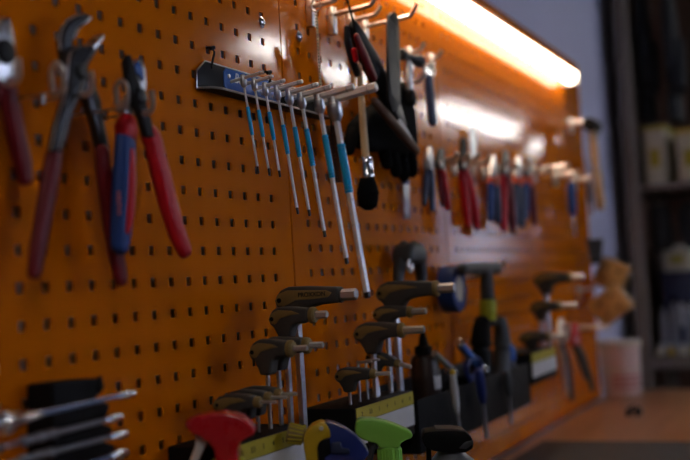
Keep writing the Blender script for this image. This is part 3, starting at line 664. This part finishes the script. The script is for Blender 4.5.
for i in range(60):
    aa = random.uniform(0, 6.283); e = V((math.cos(aa), math.sin(aa), 0)); mb.sweep([a + e * .0112, a + d * .5 + e * random.uniform(.0165, .0185), a + d * .97 + e * random.uniform(.006, .010)], [.0006, .0006, .0003], 4)
o = mb.build('bristles', 'fabric', bo); o['kind'] = 'stuff'
# tube brush hanging in the shade of the thick keys
t = thing('tube_brush', 'dark brown tube brush hanging behind the thickest T-handle keys', 'brush', P(337, 182, -.02))
a = P(331, 126, -.022); b_ = P(336, 182, -.022); B().rod(P(330, 110, -.022), b_, .0016, 8).build('twisted_wire', 'gunmetal', t)
mb = B()
for i in range(34):
    c = a + (b_ - a) * (i / 33)
    for j in range(9): aa = j * .698 + i * .3; e = V((math.cos(aa), math.sin(aa), 0)) * .013; mb.sweep([c, c + e], [.0008, .0005], 4)
o = mb.build('bristles', 'brown', t); o['kind'] = 'stuff'
# hammer, navy handled scraper, putty blade
t = thing('hammer', 'small hammer with dark steel head hanging head up beside the flat file', 'hammer', P(409, 105, -.05))
a = P(400, 54, -.05); b_ = P(421, 62, -.065); d = b_ - a; L = d.length
B().lathe(a, d, [(0, .008), (.002, .010), (.012, .010), (.018, .007), (L - .02, .008), (L - .012, .011), (L, .011)], 16).build('head', 'gunmetal', t)
pp, hs = hseg([(408, 60), (408.5, 75), (409.5, 92)], [3.2, 4.2, 4], -.055, 0, 0); B().sweep(*tube(pp, hs), 12).build('handle', 'brushed', t)
pp, hs = hseg([(409.5, 93), (410, 102)], [5, 4.6], -.055, 0, 0); B().sweep(*tube(pp, hs), 12).build('end_cap', 'black', t)
single_hook('zinc hook holding the small hammer', (406, 56), .03)
t = thing('scraper', 'scraper with flat navy blue handle and bright steel head', 'scraper', P(432, 126, -.04))
pp, hs = hseg([(428.5, 78), (430, 95), (432.5, 122)], [4.6, 5, 4.6], -.04, 0, 0); gripped(t, pp, hs, 'navy', 'handle')
slab(B(), [P(x, y, -.04) for x, y in [(422, 66), (432, 62), (435, 70), (432, 82), (425, 80)]], (0, 1, 0), .004).build('steel_head', 'chrome', t, bevel=.001)
single_hook('zinc hook holding the navy scraper', (428, 62), .022)
t = thing('putty_knife', 'narrow steel blade with blue collar hanging below the black glove', 'knife', P(406, 220, -.02))
slab(B(), [P(x, y, -.012) for x, y in [(402.5, 184), (409, 184), (409.5, 219), (404, 219)]], (0, 1, 0), .003).build('blade', 'brushed', t, bevel=.0006)
B().box(P(405.5, 182, -.012), (.026, .008, .008)).build('collar', 'sprayblue', t, bevel=.002)
pp, hs = hseg([(405, 178), (404, 160), (403, 140)], [4, 5, 4], -.006, 0, 0); gripped(t, pp, [h * .8 for h in hs], 'navy', 'handle', .5)
# grey spring clamp
t = thing('spring_clamp', 'dark grey spring clamp hanging above the second rack of hex keys', 'clamp', P(410, 290, -.03))
for s, px in ((-1, [(404, 246), (402, 258), (399, 272), (398, 286)]), (1, [(414, 246), (418, 258), (421, 272), (422, 286)])):
    pp, hs = hseg(px, [5, 7, 6, 4.5], -.032, 0, 0); gripped(t, pp, hs, 'darkgrey', 'arm', .9)
puffy('pivot_block', [(401, 250), (404, 243), (413, 243), (418, 250), (418, 264), (401, 264)], -.036, .04, 'darkgrey', t)
B().torus(P(410, 266, -.05), (0, 1, 0), .010, .003, 18, 8).build('spring', 'steel', t)
for px in ((400, 287), (421, 287)): B().box(P(*px, -.032), (.018, .02, .012)).build('jaw_pad', 'brushed', t, bevel=.003)
# blue tape roll
q = P(452, 289, -.03); t = thing('tape_roll', 'roll of blue adhesive tape hanging beside the black pump', 'tape', (q.x, q.y, q.z - .045))
pr = []; mb = B(); n = 32; vs = []; fs = []
sec = [(.026, -.016), (.045, -.016), (.046, -.014), (.046, .014), (.045, .016), (.026, .016)]
for i in range(n):
    aa = 2 * math.pi * i / n
    for r_, y_ in sec: vs.append((q.x + r_ * math.cos(aa), q.y + y_, q.z + r_ * math.sin(aa)))
for i in range(n):
    for j in range(6): fs.append((i * 6 + j, i * 6 + (j + 1) % 6, ((i + 1) % n) * 6 + (j + 1) % 6, ((i + 1) % n) * 6 + j))
mb.add(vs, fs).build('tape', 'blue', t); B().lathe(q - V((0, .0155, 0)), (0, 1, 0), [(0, .0262), (.031, .0262)], 28).build('core', 'cream', t)
single_hook('zinc hook through the blue tape roll', (452, 281), .06)
# pump
t = thing('hand_pump', 'black hand pump with T-shaped grip and yellow-green collar', 'pump', P(487, 400, -.05))
a = P(462, 269, -.07); b_ = P(496, 268, -.07); B().sweep(*tube([a, (a + b_) / 2, b_], [(.011, .011), (.012, .012), (.013, .013)]), 14).build('t_grip', 'rubber', t)
pp, hs = hseg([(486.5, 272), (487, 288), (488, 302)], [7.2, 7, 7.2], -.07, 0, 0); B().sweep(*tube(pp, [h * .95 for h in hs]), 14).build('shaft', 'rubber', t)
pp = [P(488, 300, -.07), P(488.5, 320, -.07)]; B().lathe(pp[0], pp[1] - pp[0], [(0, .014), (.003, .0165), (.036, .0165), (.042, .014)], 20).build('collar', 'limeband', t)
pp, hs = hseg([(482, 324), (481, 345), (481, 392)], [9, 11, 11], -.06, 0, 0); B().sweep(*tube(pp, hs), 16).build('barrel', 'black', t)
pp, hs = hseg([(500, 322), (502, 345), (500, 385)], [6.5, 9, 8.5], -.075, 0, 0); B().sweep(*tube(pp, hs), 16).build('barrel', 'darkgrey', t)
B().box(P(490, 323, -.066), (.07, .03, .014)).build('yoke', 'black', t, bevel=.004)
single_hook('zinc hook holding the black pump by its grip', (480, 272), .05)

# ================================================================== long tray between the racks and what stands in it
t = thing('wall_tray', 'long black metal tray on the board between the two hex key racks', 'tray', (1.1, 0, -.30))
TX0, TX1 = .822, 1.50
for nm, c, s in (('tray_bottom', ((TX0 + TX1) / 2, -.046, -.297), (TX1 - TX0, .088, .004)), ('tray_front', ((TX0 + TX1) / 2, -.089, -.255), (TX1 - TX0, .003, .088)), ('tray_back', ((TX0 + TX1) / 2, -.003, -.245), (TX1 - TX0, .003, .108))):
    B().box(c, s).build(nm, 'black', t, bevel=.001)
for x in (TX0, 1.02, 1.24, TX1): B().box((x, -.046, -.255), (.003, .084, .084)).build('divider', 'black', t)
c = P(426, 385, -.05); t = thing('dropper_bottle', 'dark brown dropper bottle with black nozzle cap and white label', 'bottle', (c.x, c.y, -.2945))
zt = P(425, 331, -.05).z; h = zt + .2945
B().lathe((c.x, c.y, -.2945), (0, 0, 1), [(0, .024), (.003, .026), (h * .70, .026), (h * .76, .022), (h * .79, .013)], 24).build('bottle_body', 'darkbrown', t)
B().lathe((c.x, c.y, -.2945 + h * .785), (0, 0, 1), [(0, .015), (.002, .0165), (h * .07, .016), (h * .09, .009), (h * .17, .006), (h * .215, .003)], 20).build('nozzle_cap', 'black', t)
mb = B(); vs = []; fs = []
for i in range(9):
    aa = math.radians(235 + i * 8); 
    for z in (-.208, -.185): vs.append((c.x + .0264 * math.cos(aa), c.y + .0264 * math.sin(aa), z))
for i in range(8): fs.append((2 * i, 2 * i + 2, 2 * i + 3, 2 * i + 1))
mb.add(vs, fs).build('paper_label', 'white', t)
def screwdriver(label, top, mid, tip, Y, hw, mt, group='screwdrivers on the board', shaft='brushed', sr=.003, cap=None):
    T, Mi, Ti = P(*top, Y), P(*mid, Y), P(*tip, Y); t = thing('screwdriver', label, 'screwdriver', Ti, group)
    d = (T - CPOS).dot(FWD); r = hw * d / FPX
    B().sweep(*tube([T, T.lerp(Mi, .3), T.lerp(Mi, .75), Mi], [r * .85, r, r * .95, r * .6]), 12).build('handle', mt, t)
    B().rod(Mi, Ti, sr, 10).build('shaft', shaft, t)
    if cap: B().sweep(*tube([T + (T - Mi).normalized() * r * .8, T], [r * .7, r * .85]), 12).build('end_cap', cap, t)
    return t
screwdriver('pale handled screwdriver with yellow collar in front of the black tray', (452.5, 374), (457, 412), (460, 432), -.105, 3.6, 'white', cap='yellow')
screwdriver('screwdriver with blue handle whose long shaft hangs below the black tray', (479, 372), (483, 402), (486.5, 438), -.105, 5, 'sprayblue', sr=.004)
screwdriver('screwdriver with thin dark shaft hanging below the third rack of keys', (507, 375), (509, 395), (511, 424), -.1, 4, 'darkgrey')
a, b_ = P(459, 343, -.075), P(479, 366, -.075); t = thing('pen_torch', 'blue stick torch with steel ends leaning in the tray', 'torch', b_)
B().rod(a, b_, .0078, 14).build('barrel', 'labelblue', t); d = (b_ - a).normalized()
B().lathe(a - d * .006, d, [(0, .006), (.002, .0088), (.010, .0088)], 14).build('steel_end', 'chrome', t); B().lathe(b_, d, [(0, .0088), (.016, .0088), (.022, .012), (.028, .009)], 14).build('steel_end', 'chrome', t)
t = thing('tap_wrench', 'steel tap wrench with round knob beside the dropper bottle in the tray', 'wrench', P(452, 380, -.08))
B().rod(P(434, 353, -.08), P(452, 369, -.08), .005, 10).build('arm', 'brushed', t); B().rod(P(452, 369, -.08), P(452.5, 392, -.08), .0045, 10).build('stem', 'brushed', t)
B().lathe(P(452, 373, -.08) + V((0, .012, 0)), (0, -1, 0), [(0, .006), (.004, .012), (.016, .012), (.021, .006)], 16).build('knob', 'chrome', t)
t = thing('cable_coil', 'small coil of blue cable hanging over the edge of the tray', 'cable', P(472, 385, -.07))
for k in range(3): B().torus(P(471 + k * 1.5, 366 + k * 2, -.07 - .004 * k), (.3, 1, .1), .020 + .002 * k, .0036, 24, 8).build('cable_loop', 'sprayblue', t)
q = P(508, 358, -.06); t = thing('small_bottle', 'small grey bottle with a round blue cap in the tray', 'bottle', (q.x, q.y, -.2945)); h = q.z + .2945
B().lathe((q.x, q.y, -.2945), (0, 0, 1), [(0, .018), (.003, .02), (h * .75, .02), (h * .9, .014), (h, .013)], 20).build('bottle_body', 'darkgrey', t)
B().lathe((q.x, q.y, q.z - .004), (0, 0, 1), [(0, .016), (.004, .018), (.024, .017), (.033, .010), (.036, .004)], 20).build('cap', 'labelblue', t)

# ================================================================== row of pliers on the third panel
def pliers(label, top_y, piv, ends, Y, mt_l, mt_r, hw=4.4, jaw='gunmetal', collar=None, name='pliers'):
    (px, py) = piv; (el, er) = ends; t = thing(name, label, 'pliers', P(px, max(el[1], er[1]), Y), 'pliers in a row on the board')
    dx = 4.0
    slab(B(), [P(x, y, Y - .004) for x, y in [(px - dx, py + 4), (px - dx * .8, py - 6), (px - dx * .35, top_y + 2), (px - .2, top_y), (px, py - 4), (px + dx * .6, py + 6)]], (0, 1, 0), .009).build('jaw', jaw, t, bevel=.0015)
    slab(B(), [P(x, y, Y + .003) for x, y in [(px + dx, py + 4), (px + dx * .8, py - 6), (px + dx * .35, top_y + 2), (px + .2, top_y), (px, py - 4), (px - dx * .6, py + 6)]], (0, 1, 0), .009).build('jaw', jaw, t, bevel=.0015)
    B().lathe(P(px, py, Y - .008), (0, -1, 0), [(0, .007), (.003, .007), (.005, .005)], 14).build('pivot_bolt', 'steel', t)
    for (ex, ey), mt_, s in ((el, mt_l, -1), (er, mt_r, 1)):
        path = [(px + s * 1.5, py + 5), (px + (ex - px) * .35 + s * 1.2, py + (ey - py) * .3), (px + (ex - px) * .75 + s * .6, py + (ey - py) * .68), (ex, ey - 3)]
        pp, hs = hseg(path, [hw * .75, hw, hw * .95, hw * .75], Y - s * .003, 0, 0); gripped(t, pp, hs, mt_, 'handle_grip', .7)
        if collar:
            pp, hs = hseg([path[0], (px + s * 1.8, py + 11)], [hw * .95, hw * 1.1], Y - s * .003, 0, 0); gripped(t, pp, hs, collar, 'grip_collar', .75)
    q = P(px, py + 3, 0); hz = q.z
    return t
pliers('long nose pliers with navy handles below the navy scraper', 146, (429, 164), ((425, 207), (432, 212)), -.04, 'navy', 'navy', 3.6, 'brushed')
pliers('slim pliers with dark red handles between the navy pliers and the tall red-handled pliers', 148, (440, 164), ((443, 208), (448, 211)), -.04, 'darkred', 'red', 3.4, 'gunmetal')
pliers('tall pliers with long bright red handles and black jaws', 138, (463, 165), ((468, 228), (477, 230)), -.045, 'red', 'red', 5.2, 'blackmetal')
pliers('pliers with blue handles and orange-red collars beside the tall red pliers', 155, (493, 172), ((491, 222), (498, 224)), -.045, 'blue', 'navy', 4.4, 'steel', 'collarred')
pliers('wide pliers with deep red handles between two blue-handled pliers', 150, (505, 170), ((504, 232), (513, 234)), -.05, 'red', 'darkred', 5.0, 'gunmetal')
pliers('pliers with navy handles and orange-red collars beside the wide red pliers', 156, (518, 172), ((516, 226), (522, 228)), -.045, 'navy', 'navy', 4.2, 'steel', 'collarred')
pliers('pliers with blue and dark red handles next to the steel rod hooks', 158, (528, 172), ((526, 220), (534, 226)), -.045, 'blue', 'darkred', 4.0, 'gunmetal', 'collarred')
q = P(473, 168, -.03); q0 = P(473, 128, -.03); t = thing('steel_rule', 'narrow steel rule standing behind the tall red pliers', 'ruler', q)
slab(B(), [P(x, y, -.012) for x, y in [(469.5, 128), (476, 128), (477, 185), (471, 185)]], (0, 1, 0), .003).build('blade', 'brushed', t, bevel=.0006)
B().box(P(473, 186, -.012), (.02, .008, .012)).build('end_stop', 'steel', t, bevel=.001)
for k, (x, y) in enumerate(((429, 166), (441, 167), (453, 166), (464, 168), (484, 172), (493, 175), (506, 174), (518, 176), (528, 176))):
    lab = ['navy long nose pliers', 'slim dark red pliers', None, 'tall red pliers', None, 'blue pliers with orange-red collars', 'wide red pliers', 'navy pliers with orange-red collars', 'blue and dark red pliers'][k]
    lab = 'short zinc hook holding the ' + lab if lab else ('empty short zinc hook beside the slim dark red pliers' if k == 2 else 'empty short zinc hook between the tall red pliers and the blue pliers')
    single_hook(lab, (x - 3, y), .06, tip=.012, w_=.03, h_=.03, r=.005, group='short zinc plier hooks')
# steel rod hooks, blue screwdriver and mallet on the last panel
single_hook('thick zinc rod hook beside the blue and dark red pliers', (531, 172), .10, tip=.004, tilt=.0, r=.008, group='thick zinc rod hooks')
single_hook('thick zinc rod hook above the dark blue screwdriver', (553, 177), .07, tip=.004, tilt=.0, r=.008, group='thick zinc rod hooks')
single_hook('thick zinc rod hook beside the mallet handle', (572, 181), .062, tip=.004, tilt=.0, r=.008, group='thick zinc rod hooks')
single_hook('thick zinc rod hook holding the mallet', (569, 124), .058, tip=.002, tilt=-.06, r=.008, group='thick zinc rod hooks')
screwdriver('dark blue handled screwdriver hanging on the last panel', (571, 185), (572.5, 214), (574, 236), -.05, 5, 'blue', sr=.006, shaft='chrome')
screwdriver('small screwdriver with dark handle behind the mallet handle', (589, 184), (591, 204), (592, 216), -.06, 3.2, 'darkgrey', sr=.006, shaft='chrome')
t = thing('mallet', 'mallet with black head, teal band and pale wooden handle', 'mallet', P(601, 209, -.07))
pp, hs = hseg([(592, 132), (595, 160), (598.5, 188), (600.5, 206)], [3.8, 4.4, 4.8, 4.4], -.07, 0, 0); B().sweep(*tube(pp, hs), 14).build('handle', 'handlewood', t)
q = P(592, 126, -.07); B().lathe(q - V((.05, 0, 0)), (1, 0, 0), [(0, .018), (.004, .021), (.096, .021), (.10, .018)], 20).build('head', 'black', t, bevel=0)
B().lathe(P(593, 133, -.07), (0, 0, -1), [(0, .013), (.002, .0155), (.014, .0155), (.016, .013)], 16).build('band', 'teal', t)
# tools hanging below the last panel
pliers('locking pliers with steel jaws and red grip hanging below the third rack of keys', 318, (561, 338), ((567, 398), (572, 402)), -.05, 'brushed', 'darkgrey', 3.4, 'steel')
pliers('open snips with red joint and grey handles beside the white tub', 322, (575, 340), ((586, 380), (592, 392)), -.09, 'darkgrey', 'gunmetal', 3.6, 'red')
single_hook('long zinc hook above the locking pliers and snips', (566, 330), .12, tip=.004, tilt=.0, r=.006)
# wooden blocks on the board end
single_hook('dark-set zinc hook carrying the wooden blocks', (577, 292), .05)
for k, (cpx, sz, rx, lab) in enumerate((((612, 275), (.07, .085, .085), .45, 'upper pale wooden block tilted on the board end, with dark discs for drilled holes'), ((611, 305), (.07, .105, .085), -.6, 'lower pale wooden block tilted on the board end below another block'))):
    q = P(*cpx, -.085); t = thing('wooden_block', lab, 'wooden block', q, 'wooden blocks'); rot = Matrix.Rotation(rx, 3, 'X')
    B().box(q, sz, rot).build('block', 'blockwood', t, bevel=.004)
    for a_ in (-.02, .02):
        for b_2 in (-.02, .02): c = q + rot @ V((-.0352, a_, b_2)); B().lathe(c, (-1, 0, 0), [(0, .006), (.001, .006)], 12).build('drill_hole_shade', 'brown', t)  # flat brown discs stand in for the shade inside drilled holes
t = thing('comb_brush', 'small black brush standing behind the upper wooden block', 'brush', P(596, 262, -.05))
B().box(P(596, 262, -.05), (.04, .03, .012)).build('brush_back', 'black', t, bevel=.004)
mb = B(); q = P(596, 262, -.05)
for i in range(5):
    for j in range(5): mb.rod(q + V((-.016 + i * .008, -.012 + j * .006, .005)), q + V((-.02 + i * .010, -.02 + j * .010, .07)), .0025, 6)
mb.build('bristles', 'darkgrey', t)
# white tub on the bench
q = P(615, 405, -.11); q.x = 2.72; q.y = -.052
t = thing('plastic_tub', 'pinkish white plastic tub with red printing standing on the workbench end', 'tub', (q.x, q.y, BZ))
B().lathe((q.x, q.y, BZ + .0005), (0, 0, 1), [(0, .057), (.003, .059), (.155, .064), (.158, .067), (.162, .067)], 32).build('tub_body', 'pinkwhite', t)
B().lathe((q.x, q.y, BZ + .16), (0, 0, 1), [(0, .068), (.002, .069), (.014, .069), (.017, .066), (.018, .06)], 32).build('lid', 'cream', t)
B().lathe((q.x, q.y, BZ + .085), (0, 0, 1), [(0, .0622), (.004, .0634), (.006, .0630)], 32).build('rim_band', 'cream', t)
mb = B(); vs = []; fs = []
for r_ in range(3):
    for i in range(6):
        o = len(vs); a0 = math.radians(165 + i * 16); a1 = a0 + math.radians(11)
        for aa in (a0, (a0 + a1) / 2, a1):
            for z in (BZ + .03 + r_ * .016, BZ + .038 + r_ * .016): vs.append((q.x + 0.0618 * math.cos(aa), q.y + 0.0618 * math.sin(aa), z))
        fs += [(o, o + 2, o + 3, o + 1), (o + 2, o + 4, o + 5, o + 3)]
mb.add(vs, fs).build('printing', 'inkred', t)
q = P(634, 413, -.16); q = CPOS + (RAY(634, 416) * ((BZ + .01 - CPOS.z) / RAY(634, 416).z))
t = thing('clip', 'small black clip lying on the workbench near the tub', 'clip', (q.x, q.y, BZ))
for s in (-1, 1): B().box(q + V((0, s * .012, .012)), (.05, .012, .022), Matrix.Rotation(s * .3, 3, 'X')).build('jaw', 'black', t, bevel=.003)
B().torus(q + V((0, 0, .018)), (1, 0, 0), .010, .003, 16, 6).build('spring', 'gunmetal', t)

# ================================================================== open storage rack at the end of the bench
def PX_(x, y, X):
    d = RAY(x, y); return CPOS + d * ((X - CPOS.x) / d.x)
t = thing('storage_rack', 'tall brown-grey open storage rack at the end of the workbench', 'rack', (3.5, -.45, Z0))
for x in (3.22, 3.78):
    for y in (-.045, -.345): B().box((x, y, (Z0 + 1.45) / 2), (.05, .05, 1.45 - Z0)).build('post', 'postpaint', t, bevel=.003)
for z, th in ((-.365, .045), (-.9, .03), (.27, .02), (1.40, .04)): B().box((3.5, -.195, z), (.62 if z < 0 else .56, .35, th)).build('shelf', 'postpaint', t, bevel=.003)
B().box((3.80, -.195, .05), (.01, .33, 2.6)).build('back_board', 'brown', t)
B().box((3.5, -.026, .05), (.54, .008, 2.6)).build('cover_board', 'brown', t)  # dark board added to hide the lit wall behind the rack
B().rod((3.5, -.04, 1.15), (3.5, -.35, 1.15), .012, 12).build('hanging_rail', 'steel', t)
def garment(label, px0, px1, pyb, X, seed, top=1.14):
    random.seed(seed); a = PX_(px0, pyb, X); b_ = PX_(px1, pyb, X); cy = (a.y + b_.y) / 2; w_ = abs(a.y - b_.y) / 2
    t = thing('jacket', label, 'jacket', (X, cy, a.z), 'black jackets on the rail'); n = 28; prof = [(top - .06, .25), (top - .10, .75), (top - .25, 1), (top - .5, .95), (a.z + .12, .9), (a.z, 1.05)]; vs = []; fs = []
    for z, s in prof:
        for i in range(n):
            aa = 2 * math.pi * i / n; rr = 1 + .12 * math.sin(5 * aa + seed + z * 3); vs.append((X + .11 * s * rr * math.cos(aa), cy + w_ * s * rr * math.sin(aa), z))
    for r_ in range(len(prof) - 1):
        for i in range(n): fs.append((r_ * n + i, r_ * n + (i + 1) % n, (r_ + 1) * n + (i + 1) % n, (r_ + 1) * n + i))
    fs += [tuple(range(n)), tuple((len(prof) - 1) * n + i for i in range(n))]
    B().add(vs, fs).build('body', 'jacket', t)
    B().sweep(spline([(X, cy - w_ * .6, top - .3), (X - .08, cy - w_ * .85, top - .45), (X - .11, cy - w_ * .8, a.z + .1)], 5), .035, 10).build('sleeve', 'jacket', t)
    B().torus((X, cy, top + .01), (0, 1, 0), .022, .003, 16, 6).build('hanger_hook', 'steel', t)
garment('black jacket hanging on the rail next to the wall-side post of the rack', 643, 657, 122, 3.5, 2)
garment('long black jacket hanging on the rail above the cream box with yellow lid', 670, 684, 122, 3.5, 5)
zs = .282; zl = -.341
def on_shelf(label, y0, y1, z0, h, X, depth, mt, name, lid=None):
    t = thing(name, label, 'box', (X + depth / 2, (y0 + y1) / 2, z0)); B().box((X + depth / 2, (y0 + y1) / 2, z0 + h / 2), (depth, y0 - y1, h)).build('body', mt, t, bevel=.006)
    B().box((X + depth / 2, (y0 + y1) / 2, z0 + h - .01), (depth + .01, y0 - y1 + .01, .018)).build('lid', lid or mt, t, bevel=.003)
    B().box((X - .002, (y0 + y1) / 2, z0 + h * .45), (.003, (y0 - y1) * .5, h * .3)).build('front_label', 'white' if mt != 'cream' else 'labelyellow', t); return t
on_shelf('cream cardboard box under the black jackets on the upper shelf', -.085, -.16, zs, .22, 3.28, .3, 'cream', 'storage_box', 'labelyellow')
on_shelf('cream box with yellow lid beside the other cream box on the upper shelf', -.20, -.29, zs, .20, 3.30, .3, 'cream', 'storage_box', 'yellow')
on_shelf('navy crate on the lower shelf behind the grey bottles', -.09, -.33, zl, .30, 3.42, .3, 'navy', 'storage_crate')
on_shelf('small cream carton on top of the navy crate', -.10, -.20, zl + .3005, .10, 3.45, .2, 'cream', 'carton')
for k, (y, w_, lab) in enumerate(((-.12, .085, 'black cloth tool bag hanging under the shelf next to the rack post'), (-.235, .10, 'black cloth tool bag hanging under the shelf below the yellow-lidded box'))):
    t = thing('tool_bag', lab, 'bag', (3.33, y, .09), 'black bags under the shelf'); n = 24; vs = []; fs = []
    prof = [(.20, .45), (.185, .8), (.15, .95), (.09, 1), (.05, .9), (.03, .6)]
    for z, q_ in prof:
        for i in range(n): aa = 2 * math.pi * i / n; rr = q_ * (1 + .1 * math.sin(4 * aa + k * 2 + z * 30)); vs.append((3.33 + .05 * rr * math.cos(aa), y + w_ / 2 * rr * math.sin(aa), z + .01))
    for r_ in range(5):
        for i in range(n): fs.append((r_ * n + i, r_ * n + (i + 1) % n, (r_ + 1) * n + (i + 1) % n, (r_ + 1) * n + i))
    fs += [tuple(range(n)), tuple(5 * n + i for i in range(n))]
    B().add(vs, fs).build('bag_body', 'jacket', t); B().torus((3.33, y, .225), (1, 0, 0), .028, .004, 20, 6).build('strap', 'jacket', t)
for k, (y, lab) in enumerate(((-.105, 'closest to the rack post'), (-.145, 'second from the rack post'), (-.195, 'third from the rack post'), (-.245, 'fourth from the rack post'))):
    t = thing('bottle', 'grey bottle on the lower rack shelf, ' + lab, 'bottle', (3.31, y, zl), 'grey bottles on the rack')
    B().lathe((3.31, y, zl + .0005), (0, 0, 1), [(0, .014), (.003, .016), (.13 + .02 * (k % 2), .016), (.155 + .02 * (k % 2), .008), (.17 + .02 * (k % 2), .008)], 16).build('bottle_body', 'greyplastic', t)
    B().lathe((3.31, y, zl + .168 + .02 * (k % 2)), (0, 0, 1), [(0, .010), (.018, .010), (.02, .008)], 14).build('cap', 'black', t)
for k, (y, mt_, lab) in enumerate(((-.095, 'cream', 'cream'), (-.135, 'yellow', 'yellow'), (-.178, 'cream', 'pale'), (-.215, 'yellow', 'yellow-topped'))):
    t = thing('jar', 'small %s jar on the lower shelf edge %s' % (lab, ('beside the rack post', 'in front of two grey bottles', 'between two yellow jars', 'farthest from the rack post')[k]), 'jar', (3.25, y, zl), 'small jars on the rack')
    B().lathe((3.25, y, zl + .0005), (0, 0, 1), [(0, .012), (.002, .014), (.028, .014), (.03, .012)], 16).build('jar_body', mt_, t); B().lathe((3.25, y, zl + .03), (0, 0, 1), [(0, .0145), (.009, .0145), (.01, .012)], 16).build('lid', 'brushed', t)
